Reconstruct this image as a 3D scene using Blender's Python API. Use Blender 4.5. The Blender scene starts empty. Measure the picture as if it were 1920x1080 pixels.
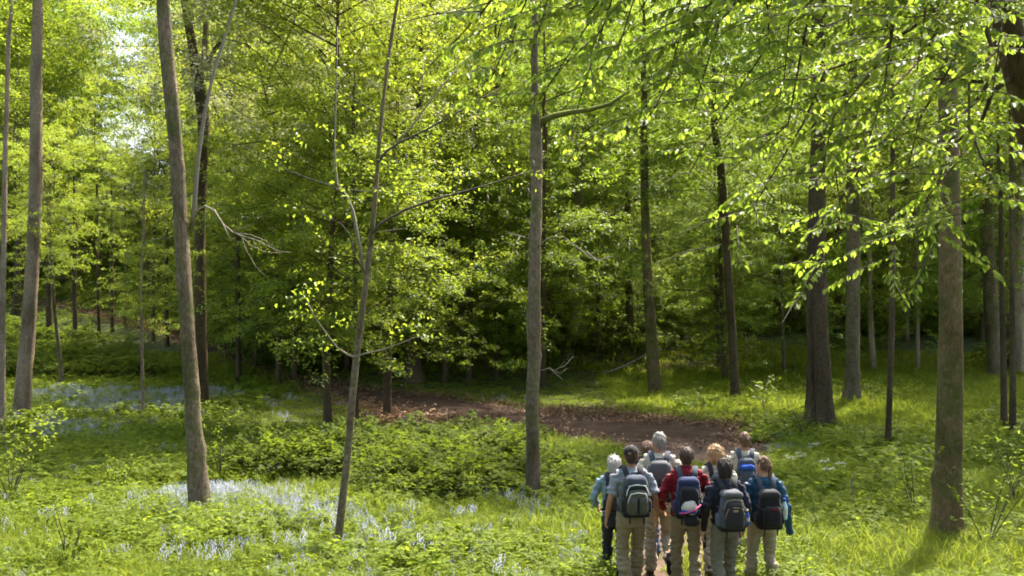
import bpy, math, random
import numpy as np
from mathutils import Vector, Matrix, noise as mnoise

scene = bpy.context.scene
COL = scene.collection
random.seed(7)
RNG = np.random.default_rng(7)

# ------------------------------------------------------------------ camera
F = 1884.0            # focal length in pixels of the 1920 px wide photograph
CZ = 3.75             # eye height above the ground where the walkers are
cam_data = bpy.data.cameras.new('camera')
cam = bpy.data.objects.new('camera', cam_data); COL.objects.link(cam)
cam.location = (0, 0, CZ); cam.rotation_euler = (math.radians(90), 0, 0)
cam_data.sensor_width = 36.0; cam_data.lens = 36.0 * F / 1920.0
cam_data.clip_start = 0.05; cam_data.clip_end = 2000
scene.camera = cam

# ------------------------------------------------------------------ sky, sun, exposure
SUN_EL, SUN_AZ = math.radians(56), math.radians(32)   # azimuth from +Y towards +X
SUN = Vector((math.sin(SUN_AZ) * math.cos(SUN_EL), math.cos(SUN_AZ) * math.cos(SUN_EL), math.sin(SUN_EL)))
world = bpy.data.worlds.new('World'); scene.world = world; world.use_nodes = True
wn = world.node_tree.nodes; wl = world.node_tree.links; wn.clear()
wsky = wn.new('ShaderNodeTexSky'); wsky.sky_type = 'NISHITA'; wsky.sun_disc = False
wsky.sun_elevation = SUN_EL; wsky.sun_rotation = SUN_AZ
wsky.dust_density = 5.0; wsky.air_density = 1.0
wbg = wn.new('ShaderNodeBackground'); wbg.inputs['Strength'].default_value = 0.15
wout = wn.new('ShaderNodeOutputWorld')
wl.new(wsky.outputs[0], wbg.inputs[0]); wl.new(wbg.outputs[0], wout.inputs[0])
sun_data = bpy.data.lights.new('sun', 'SUN'); sun_data.energy = 4.5; sun_data.angle = math.radians(0.6)
sun_data.color = (1.0, 0.93, 0.80)
sun = bpy.data.objects.new('sun', sun_data); COL.objects.link(sun)
sun.rotation_euler = SUN.to_track_quat('Z', 'Y').to_euler(); sun.location = (30, 40, 60)
vs = scene.view_settings
vs.view_transform = 'Standard'; vs.look = 'None'; vs.gamma = 1.0; vs.use_curve_mapping = False
vs.exposure = 1.86
cy = scene.cycles
cy.max_bounces = 5; cy.diffuse_bounces = 3; cy.glossy_bounces = 1; cy.transmission_bounces = 4; cy.transparent_max_bounces = 4
cy.caustics_reflective = False; cy.caustics_refractive = False
cy.use_denoising = True
try:
    cy.denoiser = 'OPENIMAGEDENOISE'; cy.denoising_input_passes = 'RGB_ALBEDO_NORMAL'; cy.denoising_prefilter = 'ACCURATE'
except Exception: pass
cy.sample_clamp_indirect = 6.0; cy.filter_width = 1.8
cy.use_adaptive_sampling = True; cy.adaptive_threshold = 0.05; cy.use_light_tree = False

# ------------------------------------------------------------------ terrain functions
PY = np.array([-30, 0, 5, 10, 12.3, 15, 19, 25, 35, 45, 60, 400.])
PZ = np.array([2.6, 2.05, 1.0, .25, .05, -.10, -.25, -.45, -.55, -.55, -.55, -.55])
def fbm(x, y):
    return (np.sin(x * 1.3 + .7 * np.sin(y * .9)) * np.cos(y * 1.1 + .5 * np.sin(x * .7)) * .5
            + .3 * np.sin(x * 2.9 + y * 1.7 + 1.3) * np.cos(y * 2.3 - x * 1.1) + .2 * np.sin(x * .31 - y * .23))
def gz(x, y):
    x = np.asarray(x, float); y = np.asarray(y, float)
    z = (np.interp(y - 2, PY, PZ) + np.interp(y, PY, PZ) * 2 + np.interp(y + 2, PY, PZ)) / 4
    t = (y - 46.5)
    hill = .17 * (t + np.sqrt(t * t + 9)) / 2
    u = (y - 112)                              # the crest, level ground behind
    hill = hill - .17 * (u + np.sqrt(u * u + 150)) / 2
    bank = 1.5 * np.exp(-((y - 53) / 4.5) ** 2) * np.exp(-((x - 4) / 9.) ** 2)
    ditch = -.45 * np.exp(-((y - (20.6 + .28 * (x + 6))) / .8) ** 2) * np.exp(-((x + 5.2) / 3.2) ** 4)
    return z + hill + bank + ditch + .05 * fbm(x * .9, y * .9)
def gz1(x, y): return float(gz(x, y))
def pix(px, py, d): return Vector(((px - 960) / F * d, d, CZ + (540 - py) / F * d))
def gpix(px, py):
    d = np.arange(8, 140, .05)
    zz = CZ + (540 - py) / F * d - gz((px - 960) / F * d, d)
    i = np.argmax(zz < 0); d = float(d[i]) if zz.min() < 0 else 110.
    return Vector(((px - 960) / F * d, d, gz1((px - 960) / F * d, d)))
def inpoly(poly, x, y):
    x = np.asarray(x); y = np.asarray(y); r = np.zeros(x.shape, bool); n = len(poly)
    for i in range(n):
        x0, y0 = poly[i][:2]; x1, y1 = poly[(i + 1) % n][:2]
        c = ((y0 > y) != (y1 > y))
        with np.errstate(divide='ignore', invalid='ignore'):
            r ^= c & (x < (x1 - x0) * (y - y0) / (y1 - y0) + x0)
    return r

# ------------------------------------------------------------------ object helpers
def tag(o, label=None, cat=None, group=None, kind=None):
    for k, v in (('label', label), ('category', cat), ('group', group), ('kind', kind)):
        if v: o[k] = v
    return o
def empty(name, loc=(0, 0, 0), rz=0):
    o = bpy.data.objects.new(name, None); COL.objects.link(o); o.empty_display_size = .2
    o.location = loc; o.rotation_euler = (0, 0, rz); return o
def mobj(name, mesh, parent=None, loc=None):
    o = bpy.data.objects.new(name, mesh); COL.objects.link(o)
    if parent: o.parent = parent
    if loc is not None: o.location = loc
    return o
def np_mesh(name, V, T, mats, smooth=False, mi=None):
    V = np.asarray(V, np.float32); T = np.asarray(T, np.int32)
    me = bpy.data.meshes.new(name); k = T.shape[1]
    me.vertices.add(len(V)); me.vertices.foreach_set('co', V.ravel())
    me.loops.add(T.size); me.loops.foreach_set('vertex_index', T.ravel())
    me.polygons.add(len(T)); me.polygons.foreach_set('loop_start', np.arange(0, T.size, k, dtype=np.int32))
    me.polygons.foreach_set('loop_total', np.full(len(T), k, np.int32))
    if mi is not None: me.polygons.foreach_set('material_index', np.asarray(mi, np.int32))
    if smooth: me.polygons.foreach_set('use_smooth', np.ones(len(T), bool))
    for m in (mats if isinstance(mats, (list, tuple)) else [mats]): me.materials.append(m)
    me.update(calc_edges=True); me.validate(); return me

class Geo:
    """collects shapes as plain vertex and face lists"""
    def __init__(s): s.v = []; s.f = []; s.m = []
    def add(s, V, Fc, m=0):
        b = len(s.v); s.v += [tuple(p) for p in V]; s.f += [tuple(i + b for i in f) for f in Fc]; s.m += [m] * len(Fc)
    def tube(s, P, R, n=10, cap=True, m=0, ref=None, jit=0.0, rnd=None, rot=0.0):
        P = [Vector(p) for p in P]; V = []; Fc = []
        prev = None
        for i, p in enumerate(P):
            t = (P[min(i + 1, len(P) - 1)] - P[max(i - 1, 0)])
            t = t.normalized() if t.length > 1e-9 else Vector((0, 0, 1))
            if ref is not None: a = Vector(ref)
            elif prev is not None: a = prev
            else: a = Vector((1, 0, 0)) if abs(t.x) < .8 else Vector((0, 1, 0))
            a = a - t * a.dot(t); a = a.normalized() if a.length > 1e-6 else t.orthogonal().normalized()
            prev = a; b = t.cross(a)
            r = R[i] if hasattr(R, '__len__') else R
            rx, ry = r if hasattr(r, '__len__') else (r, r)
            for k in range(n):
                an = 2 * math.pi * k / n + rot
                j = 1.0 + (jit * (rnd.random() - .5) if rnd else 0)
                V.append(p + a * (math.cos(an) * rx * j) + b * (math.sin(an) * ry * j))
        for i in range(len(P) - 1):
            for k in range(n):
                k2 = (k + 1) % n
                Fc.append((i * n + k, i * n + k2, (i + 1) * n + k2, (i + 1) * n + k))
        if cap:
            Fc.append(tuple(range(n - 1, -1, -1))); Fc.append(tuple((len(P) - 1) * n + k for k in range(n)))
        s.add(V, Fc, m)
    def ell(s, c, r, nu=14, nv=9, m=0, rotx=0.0):
        V = [(0, 0, -1)]; Fc = []
        for i in range(1, nv):
            ph = -math.pi / 2 + math.pi * i / nv
            for k in range(nu):
                a = 2 * math.pi * k / nu; V.append((math.cos(ph) * math.cos(a), math.cos(ph) * math.sin(a), math.sin(ph)))
        V.append((0, 0, 1)); top = len(V) - 1
        for k in range(nu): Fc.append((0, 1 + (k + 1) % nu, 1 + k))
        for i in range(nv - 2):
            for k in range(nu):
                a = 1 + i * nu; Fc.append((a + k, a + (k + 1) % nu, a + nu + (k + 1) % nu, a + nu + k))
        a = 1 + (nv - 2) * nu
        for k in range(nu): Fc.append((a + k, a + (k + 1) % nu, top))
        M = Matrix.Rotation(rotx, 3, 'X'); c = Vector(c)
        s.add([M @ Vector((p[0] * r[0], p[1] * r[1], p[2] * r[2])) + c for p in V], Fc, m)
    def rbox(s, c, h, r=.03, n=5, taper=0.0, bulge=0.0, m=0, rotx=0.0, rotz=0.0, roty=0.0):
        """rounded box: half sizes h, edge radius r, top narrower by taper, sides swollen by bulge"""
        g = [-1 + 2 * i / n for i in range(n + 1)]; V = []; Fc = []; idx = {}
        def vid(p):
            k = tuple(round(q, 5) for q in p)
            if k not in idx: idx[k] = len(V); V.append(p)
            return idx[k]
        for ax in range(3):
            for sg in (-1, 1):
                for i in range(n):
                    for j in range(n):
                        q = []
                        for (u, w) in ((g[i], g[j]), (g[i + 1], g[j]), (g[i + 1], g[j + 1]), (g[i], g[j + 1])):
                            p = [0, 0, 0]; p[ax] = sg; p[(ax + 1) % 3] = u; p[(ax + 2) % 3] = w; q.append(vid(tuple(p)))
                        Fc.append(tuple(q if sg > 0 else q[::-1]))
        M = (Matrix.Rotation(rotz, 3, 'Z') @ Matrix.Rotation(roty, 3, 'Y') @ Matrix.Rotation(rotx, 3, 'X')); c = Vector(c); O = []
        for p in V:
            q = Vector((math.copysign(abs(p[0]) ** .8, p[0]) * h[0], math.copysign(abs(p[1]) ** .8, p[1]) * h[1], math.copysign(abs(p[2]) ** .8, p[2]) * h[2]))
            inn = Vector([max(-h[k] + r, min(h[k] - r, q[k])) if h[k] > r else 0 for k in range(3)])
            d = q - inn
            if d.length > 1e-9: q = inn + d.normalized() * min(d.length, r)
            tz = (q.z / h[2] + 1) / 2
            q.x *= 1 - taper * tz; q.y *= 1 - taper * .5 * tz
            b = 1 + bulge * (1 - (q.z / h[2]) ** 2); q.y *= b; q.x *= 1 + (b - 1) * .5
            O.append(M @ q + c)
        s.add(O, Fc, m)
    def mesh(s, name, mats, smooth=True):
        me = bpy.data.meshes.new(name); me.from_pydata([tuple(p) for p in s.v], [], s.f)
        for m in (mats if isinstance(mats, (list, tuple)) else [mats]): me.materials.append(m)
        me.polygons.foreach_set('material_index', s.m)
        if smooth: me.polygons.foreach_set('use_smooth', [True] * len(s.f))
        me.update(); return me
    def obj(s, name, mats, parent=None, smooth=True, loc=None): return mobj(name, s.mesh(name, mats, smooth), parent, loc)
def fuse(geo, voxel, iters=4, dec=1.0, fac=.5):
    """overlapping closed shapes -> one continuous smooth surface"""
    me = geo.mesh('tmp', [], True); o = bpy.data.objects.new('tmp', me); COL.objects.link(o)
    r = o.modifiers.new('r', 'REMESH'); r.mode = 'VOXEL'; r.voxel_size = voxel
    if iters: q = o.modifiers.new('s', 'SMOOTH'); q.iterations = iters; q.factor = fac
    if dec < 1: q = o.modifiers.new('d', 'DECIMATE'); q.ratio = dec
    dg = bpy.context.evaluated_depsgraph_get()
    out = bpy.data.meshes.new_from_object(o.evaluated_get(dg), preserve_all_data_layers=False, depsgraph=dg)
    bpy.data.objects.remove(o); bpy.data.meshes.remove(me)
    out.polygons.foreach_set('use_smooth', [True] * len(out.polygons)); return out

# ------------------------------------------------------------------ materials
def new_mat(name):
    m = bpy.data.materials.new(name); m.use_nodes = True; nt = m.node_tree; nt.nodes.clear()
    out = nt.nodes.new('ShaderNodeOutputMaterial'); return m, nt, nt.nodes, nt.links, out
def ramp(nd, pts):
    r = nd.new('ShaderNodeValToRGB'); e = r.color_ramp.elements
    while len(e) < len(pts): e.new(.5)
    for i, (p, c) in enumerate(pts): e[i].position = p; e[i].color = (*c, 1)
    return r
def leaf_mat(name, c0, c1, t0, t1, fac=.45, rough=.5, spec=.35):
    """leaf: gloss and diffuse on the surface, coloured light through the blade; random between two tones per leaf and per plant"""
    m, nt, nd, lk, out = new_mat(name)
    geo = nd.new('ShaderNodeNewGeometry'); oi = nd.new('ShaderNodeObjectInfo')
    add = nd.new('ShaderNodeMath'); add.operation = 'MULTIPLY_ADD'; add.inputs[1].default_value = .65
    mul = nd.new('ShaderNodeMath'); mul.operation = 'MULTIPLY'; mul.inputs[1].default_value = .35
    lk.new(oi.outputs['Random'], mul.inputs[0]); lk.new(geo.outputs['Random Per Island'], add.inputs[0]); lk.new(mul.outputs[0], add.inputs[2])
    r1 = ramp(nd, [(0, c0), (1, c1)]); r2 = ramp(nd, [(0, t0), (1, t1)])
    lk.new(add.outputs[0], r1.inputs[0]); lk.new(add.outputs[0], r2.inputs[0])
    p = nd.new('ShaderNodeBsdfPrincipled'); p.inputs['Roughness'].default_value = rough; p.inputs['Specular IOR Level'].default_value = spec
    tr = nd.new('ShaderNodeBsdfTranslucent'); mx = nd.new('ShaderNodeMixShader'); mx.inputs[0].default_value = fac
    lk.new(r1.outputs[0], p.inputs['Base Color']); lk.new(r2.outputs[0], tr.inputs[0])
    lk.new(p.outputs[0], mx.inputs[1]); lk.new(tr.outputs[0], mx.inputs[2]); lk.new(mx.outputs[0], out.inputs[0]); return m
def bark_mat(name, dark, light, moss=(.07, .09, .015), moss_amt=.35, scale=1.0, lichen=.3):
    m, nt, nd, lk, out = new_mat(name)
    tc = nd.new('ShaderNodeTexCoord'); mp = nd.new('ShaderNodeMapping'); mp.inputs['Scale'].default_value = (1, 1, .38)
    oi = nd.new('ShaderNodeObjectInfo')
    lk.new(tc.outputs['Object'], mp.inputs[0]); lk.new(oi.outputs['Random'], mp.inputs['Location'])
    n1 = nd.new('ShaderNodeTexNoise'); n1.inputs['Scale'].default_value = 26 * scale; n1.inputs['Detail'].default_value = 6; n1.inputs['Roughness'].default_value = .65
    vo = nd.new('ShaderNodeTexVoronoi'); vo.inputs['Scale'].default_value = 34 * scale; vo.feature = 'DISTANCE_TO_EDGE'
    lk.new(mp.outputs[0], n1.inputs['Vector']); lk.new(mp.outputs[0], vo.inputs['Vector'])
    r = ramp(nd, [(.3, dark), (.72, light)]); lk.new(n1.outputs[0], r.inputs[0])
    n2 = nd.new('ShaderNodeTexNoise'); n2.inputs['Scale'].default_value = 2.2; n2.inputs['Detail'].default_value = 7; n2.inputs['Roughness'].default_value = .7
    lk.new(tc.outputs['Object'], n2.inputs['Vector'])
    mr = ramp(nd, [(.62 - moss_amt * .35, (0, 0, 0)), (.80 - moss_amt * .3, (1, 1, 1))]); lk.new(n2.outputs[0], mr.inputs[0])
    mx = nd.new('ShaderNodeMix'); mx.data_type = 'RGBA'
    mm = nd.new('ShaderNodeMath'); mm.operation = 'MULTIPLY'; mm.inputs[1].default_value = min(1, moss_amt * 1.6); lk.new(mr.outputs[0], mm.inputs[0])
    lk.new(mm.outputs[0], mx.inputs[0]); lk.new(r.outputs[0], mx.inputs[6]); mx.inputs[7].default_value = (*moss, 1)
    n3 = nd.new('ShaderNodeTexNoise'); n3.inputs['Scale'].default_value = 9; n3.inputs['Detail'].default_value = 4; lk.new(tc.outputs['Object'], n3.inputs['Vector'])
    lr = ramp(nd, [(.58, (0, 0, 0)), (.7, (lichen,) * 3)]); lk.new(n3.outputs[0], lr.inputs[0])
    mx2 = nd.new('ShaderNodeMix'); mx2.data_type = 'RGBA'; lk.new(lr.outputs[0], mx2.inputs[0]); lk.new(mx.outputs[2], mx2.inputs[6]); mx2.inputs[7].default_value = (light[0] * 1.5, light[1] * 1.55, light[2] * 1.5, 1)
    n4 = nd.new('ShaderNodeTexNoise'); n4.inputs['Scale'].default_value = 1.1; n4.inputs['Detail'].default_value = 5; n4.inputs['Roughness'].default_value = .65; lk.new(mp.outputs[0], n4.inputs['Vector'])
    sr = ramp(nd, [(.34, (.48, .45, .42)), (.5, (.9, .9, .9)), (.68, (1.25, 1.22, 1.18))]); lk.new(n4.outputs[0], sr.inputs[0])
    mx3 = nd.new('ShaderNodeMix'); mx3.data_type = 'RGBA'; mx3.blend_type = 'MULTIPLY'; mx3.inputs[0].default_value = 1; lk.new(mx2.outputs[2], mx3.inputs[6]); lk.new(sr.outputs[0], mx3.inputs[7])
    p = nd.new('ShaderNodeBsdfPrincipled'); p.inputs['Roughness'].default_value = .9; p.inputs['Specular IOR Level'].default_value = .15
    lk.new(mx3.outputs[2], p.inputs['Base Color'])
    bm = nd.new('ShaderNodeMath'); bm.operation = 'MULTIPLY_ADD'; lk.new(vo.outputs['Distance'], bm.inputs[0]); bm.inputs[1].default_value = .8; lk.new(n1.outputs[0], bm.inputs[2])
    b = nd.new('ShaderNodeBump'); b.inputs['Strength'].default_value = .8; b.inputs['Distance'].default_value = .03
    lk.new(bm.outputs[0], b.inputs['Height']); lk.new(b.outputs[0], p.inputs['Normal']); lk.new(p.outputs[0], out.inputs[0]); return m
def plain_mat(name, c, rough=.7, var=.12, scale=40., bump=.25, bdist=.004, spec=.3, sheen=0, stretch=(1, 1, 1)):
    m, nt, nd, lk, out = new_mat(name)
    tc = nd.new('ShaderNodeTexCoord'); mp = nd.new('ShaderNodeMapping'); mp.inputs['Scale'].default_value = stretch; lk.new(tc.outputs['Object'], mp.inputs[0])
    n = nd.new('ShaderNodeTexNoise'); n.inputs['Scale'].default_value = scale; n.inputs['Detail'].default_value = 5; lk.new(mp.outputs[0], n.inputs['Vector'])
    n2 = nd.new('ShaderNodeTexNoise'); n2.inputs['Scale'].default_value = scale * .12; n2.inputs['Detail'].default_value = 3; lk.new(mp.outputs[0], n2.inputs['Vector'])
    ad = nd.new('ShaderNodeMath'); ad.operation = 'ADD'; lk.new(n.outputs[0], ad.inputs[0]); lk.new(n2.outputs[0], ad.inputs[1])
    r = ramp(nd, [(.3, tuple(q * (1 - var) for q in c)), (.7, tuple(min(1, q * (1 + var)) for q in c))])
    hf = nd.new('ShaderNodeMath'); hf.operation = 'MULTIPLY'; hf.inputs[1].default_value = .5; lk.new(ad.outputs[0], hf.inputs[0]); lk.new(hf.outputs[0], r.inputs[0])
    p = nd.new('ShaderNodeBsdfPrincipled'); p.inputs['Roughness'].default_value = rough; p.inputs['Specular IOR Level'].default_value = spec
    if sheen: p.inputs['Sheen Weight'].default_value = sheen
    lk.new(r.outputs[0], p.inputs['Base Color'])
    b = nd.new('ShaderNodeBump'); b.inputs['Strength'].default_value = bump; b.inputs['Distance'].default_value = bdist
    lk.new(hf.outputs[0], b.inputs['Height']); lk.new(b.outputs[0], p.inputs['Normal']); lk.new(p.outputs[0], out.inputs[0]); return m
def ground_mat(name, stops, s1=3., s2=40., bump=.5, bdist=.03):
    m, nt, nd, lk, out = new_mat(name)
    tc = nd.new('ShaderNodeTexCoord')
    n = nd.new('ShaderNodeTexNoise'); n.inputs['Scale'].default_value = s1; n.inputs['Detail'].default_value = 8; n.inputs['Roughness'].default_value = .7; lk.new(tc.outputs['Object'], n.inputs['Vector'])
    n2 = nd.new('ShaderNodeTexNoise'); n2.inputs['Scale'].default_value = s2; n2.inputs['Detail'].default_value = 4; lk.new(tc.outputs['Object'], n2.inputs['Vector'])
    mx = nd.new('ShaderNodeMath'); mx.operation = 'MULTIPLY_ADD'; mx.inputs[1].default_value = .5; lk.new(n2.outputs[0], mx.inputs[0])
    h = nd.new('ShaderNodeMath'); h.operation = 'MULTIPLY'; h.inputs[1].default_value = .5; lk.new(n.outputs[0], h.inputs[0]); lk.new(h.outputs[0], mx.inputs[2])
    r = ramp(nd, stops); lk.new(mx.outputs[0], r.inputs[0])
    p = nd.new('ShaderNodeBsdfPrincipled'); p.inputs['Roughness'].default_value = .95; p.inputs['Specular IOR Level'].default_value = .1; lk.new(r.outputs[0], p.inputs['Base Color'])
    b = nd.new('ShaderNodeBump'); b.inputs['Strength'].default_value = bump; b.inputs['Distance'].default_value = bdist; lk.new(mx.outputs[0], b.inputs['Height']); lk.new(b.outputs[0], p.inputs['Normal'])
    lk.new(p.outputs[0], out.inputs[0]); return m

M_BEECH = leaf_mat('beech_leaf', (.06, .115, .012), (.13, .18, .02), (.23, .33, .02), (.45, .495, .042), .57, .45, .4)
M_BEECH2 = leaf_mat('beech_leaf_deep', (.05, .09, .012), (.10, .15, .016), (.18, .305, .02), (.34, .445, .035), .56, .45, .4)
M_PALE = leaf_mat('young_whitish_leaf', (.12, .15, .07), (.26, .24, .15), (.30, .35, .12), (.45, .42, .22), .4, .5, .4)
M_YELLOW = leaf_mat('fresh_yellow_leaf', (.10, .155, .014), (.17, .21, .022), (.28, .40, .025), (.46, .53, .04), .5, .45, .4)
M_NEAR = leaf_mat('near_beech_leaf', (.06, .115, .012), (.13, .185, .022), (.19, .32, .025), (.41, .49, .055), .52, .5, .3)
M_GRASS = leaf_mat('grass_blade', (.085, .125, .008), (.16, .19, .014), (.20, .285, .02), (.39, .44, .04), .45, .6, .15)
M_HERB = leaf_mat('herb_leaf', (.07, .115, .008), (.145, .185, .012), (.19, .29, .02), (.38, .445, .04), .45, .6, .15)
M_BRAM = leaf_mat('bramble_leaf', (.05, .078, .010), (.11, .14, .016), (.13, .20, .015), (.26, .33, .025), .4, .7, .08)
M_BELL = leaf_mat('bluebell_flower', (.23, .26, .38), (.40, .43, .52), (.26, .29, .40), (.4, .44, .52), .3, .6, .2)
M_WHITE = leaf_mat('white_flower', (.65, .68, .55), (.8, .8, .7), (.6, .65, .5), (.7, .7, .6), .3, .6, .2)
M_DEAD = leaf_mat('dead_leaf', (.10, .055, .03), (.30, .18, .10), (.12, .06, .03), (.25, .13, .06), .15, .7, .2)
M_BARK = bark_mat('bark_grey_brown', (.092, .066, .045), (.27, .205, .145), moss_amt=.5)
M_BARKP = bark_mat('bark_pale', (.19, .14, .098), (.40, .31, .225), moss_amt=.18)
M_BARKM = bark_mat('bark_mossy', (.09, .058, .03), (.22, .155, .085), moss=(.075, .085, .018), moss_amt=.6)
M_BARKD = bark_mat('bark_dark', (.05, .034, .019), (.14, .098, .056), moss_amt=.3)
M_TWIG = plain_mat('twig_bark', (.07, .055, .04), .85, .3, 60)
M_TWIGP = plain_mat('twig_pale', (.20, .17, .125), .8, .25, 50)
M_MOSS = plain_mat('moss', (.10, .11, .018), 1.0, .45, 60, .9, .02)
M_DEADWOOD = plain_mat('dead_wood', (.19, .155, .12), .85, .35, 40)

# ------------------------------------------------------------------ the ground, one sheet to the horizon
def axis(a, b, s, far, fs):
    c = list(np.arange(a, b + 1e-6, s)); k = a; step = s; lo = []
    while k > -far: step *= fs; k -= step; lo.append(k)
    k = b; step = s; hi = []
    while k < far: step *= fs; k += step; hi.append(k)
    return np.array(lo[::-1] + c + hi)
FAR_EDGE = [(1425, 804), (1300, 789), (1200, 779), (1000, 766), (850, 745), (700, 727), (600, 711), (545, 701), (450, 667), (380, 640), (280, 606), (200, 585), (100, 569), (10, 559)]
NEAR_EDGE = [(1418, 812), (1392, 838), (1130, 846), (1010, 812), (850, 796), (740, 788), (650, 752), (580, 719), (450, 685), (380, 657), (280, 619), (200, 596), (100, 577), (10, 566)]
TF = [gpix(*p) for p in FAR_EDGE]; TN = [gpix(*p) for p in NEAR_EDGE]
TRACK_POLY = [(p.x, p.y) for p in TF] + [(p.x, p.y) for p in TN[::-1]]
FOOT_C = [(1.75, 2, .9), (1.85, 9, .88), (2.1, 12.5, .88), (2.75, 16, .85), (3.55, 20, .95), (4.3, 23.2, 1.25), (4.7, 25.5, 2.0), (4.9, 27.5, 2.9)]
FOOT_POLY = [(x - w, y) for x, y, w in FOOT_C] + [(x + w, y) for x, y, w in FOOT_C[::-1]]
def on_path(x, y): return inpoly(TRACK_POLY, x, y) | inpoly(FOOT_POLY, x, y)
gx = axis(-42, 42, .6, 420, 1.18); gy = axis(0, 100, .6, 420, 1.18)
GX, GY = np.meshgrid(gx, gy); GZ = gz(GX, GY) - .05 * on_path(GX, GY)
nx, ny = len(gx), len(gy); ii = (np.arange(ny - 1)[:, None] * nx + np.arange(nx - 1)[None]).ravel()
M_SOIL = ground_mat('woodland_floor', [(.3, (.022, .03, .01)), (.5, (.045, .06, .016)), (.7, (.09, .075, .04))], 2.2, 30)
ground = mobj('ground', np_mesh('ground', np.stack([GX, GY, GZ], -1).reshape(-1, 3), np.stack([ii, ii + 1, ii + 1 + nx, ii + nx], -1), M_SOIL, True))
tag(ground, 'green woodland floor under the trees', 'ground', kind='structure')
def ribbon(name, A, B, n_long, n_wide, dz, mat, rnd, rut=0.0, uneven=.8):
    """a draped sheet between two edge lines, edges made uneven"""
    def res(P):
        P = [Vector((p[0], p[1], 0)) for p in P]; L = [0]
        for i in range(1, len(P)): L.append(L[-1] + (P[i] - P[i - 1]).length)
        t = np.linspace(0, L[-1], n_long)
        return np.stack([np.interp(t, L, [p.x for p in P]), np.interp(t, L, [p.y for p in P])], -1)
    a, b = res(A), res(B); w = np.linspace(0, 1, n_wide)
    k = np.arange(n_long)
    ja = .10 * np.sin(k * .55) + .08 * np.sin(k * 1.7 + 1); jb = .10 * np.sin(k * .47 + 2) + .08 * np.sin(k * 1.3)
    wl_ = ja[:, None] * (1 - w) ** 3 - jb[:, None] * w ** 3
    W = w[None] + wl_ * uneven
    X = a[:, None, 0] * (1 - W) + b[:, None, 0] * W; Y = a[:, None, 1] * (1 - W) + b[:, None, 1] * W
    Z = gz(X, Y) + dz * (1 - np.abs(2 * w - 1)[None] ** 6) - .03 * (np.abs(2 * w - 1)[None] ** 6) - rut * (np.exp(-((w - .3) / .07) ** 2) + np.exp(-((w - .7) / .07) ** 2))[None] + .012 * np.sin(X * 7 + Y * 3) * np.sin(Y * 9)
    i = (np.arange(n_long - 1)[:, None] * n_wide + np.arange(n_wide - 1)[None]).ravel()
    o = mobj(name, np_mesh(name, np.stack([X, Y, Z], -1).reshape(-1, 3), np.stack([i, i + 1, i + 1 + n_wide, i + n_wide], -1), mat, True)); return o
M_TRACK = ground_mat('earth_track', [(.3, (.022, .013, .009)), (.5, (.048, .029, .020)), (.68, (.095, .06, .044))], 1.3, 22, .6, .04)
M_FOOT = ground_mat('gravel_path', [(.3, (.055, .035, .025)), (.5, (.10, .067, .05)), (.7, (.17, .12, .092))], 3., 60, .6, .02)
track = ribbon('earth_track', TF, TN, 220, 15, .03, M_TRACK, None, .035); tag(track, 'dark brown earth track curving up to the left', 'track', kind='structure')
foot = ribbon('footpath', [(x - w, y) for x, y, w in FOOT_C], [(x + w, y) for x, y, w in FOOT_C], 110, 11, .045, M_FOOT, None, 0., .35); tag(foot, 'pale brown gravel footpath under the walkers', 'path', kind='structure')

# ------------------------------------------------------------------ leaves, sprays, crowns
def unit(a): return a / np.maximum(np.linalg.norm(a, axis=-1, keepdims=True), 1e-9)
def leaf_geo(P, D, N, S, ratio=.62, fold=.25, fine=False):
    """P bases, D along the blade, N blade normals, S lengths -> vertices, triangles"""
    D = unit(D); B = unit(np.cross(N, D)); N = np.cross(D, B); S = S[:, None]; n = len(P)
    if not fine:
        hw = S * ratio * .5
        V = np.stack([P, P + D * S * .5 + B * hw + N * hw * fold, P + D * S, P + D * S * .5 - B * hw + N * hw * fold], 1)
        b = (np.arange(n) * 4)[:, None, None]; T = (b + np.array([[0, 2, 1], [0, 3, 2]])[None]).reshape(-1, 3)
    else:
        hw = S * ratio * .5
        V = np.stack([P, P + D * S * .30 + B * hw * .9 + N * hw * fold, P + D * S * .66 + B * hw * .82 + N * hw * fold * .8, P + D * S - N * S * .10,
                      P + D * S * .66 - B * hw * .82 + N * hw * fold * .8, P + D * S * .30 - B * hw * .9 + N * hw * fold], 1)
        b = (np.arange(n) * 6)[:, None, None]; T = (b + np.array([[0, 3, 1], [1, 3, 2], [0, 5, 3], [5, 4, 3]])[None]).reshape(-1, 3)
    return V.reshape(-1, 3), T
def spray(rng, O, d, L, n, leaf, tilt=.5, hang=.0, width=.42):
    """a flat fan of leaves on a twig from O along d"""
    d = d / np.linalg.norm(d); side = np.cross([0, 0, 1.], d); side /= max(1e-6, np.linalg.norm(side)); up = np.cross(d, side)
    t = rng.random(n) ** .8; w = width * L * np.sin(np.pi * np.clip(t * .85 + .12, 0, 1)); s = (rng.random(n) * 2 - 1)
    P = O + d * (t * L)[:, None] + side * (s * w)[:, None] + up * (rng.normal(0, .085, n) * L)[:, None]
    P[:, 2] -= (t * t * .16 + np.abs(s) * .05) * L
    D = d * .7 + side * (np.sign(s) * .9)[:, None] + rng.normal(0, .35, (n, 3)); D[:, 2] -= .25 + hang
    N = np.array([0, 0, 1.]) + rng.normal(0, tilt, (n, 3))
    return P, D, N, leaf * (.7 + .6 * rng.random(n))
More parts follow.
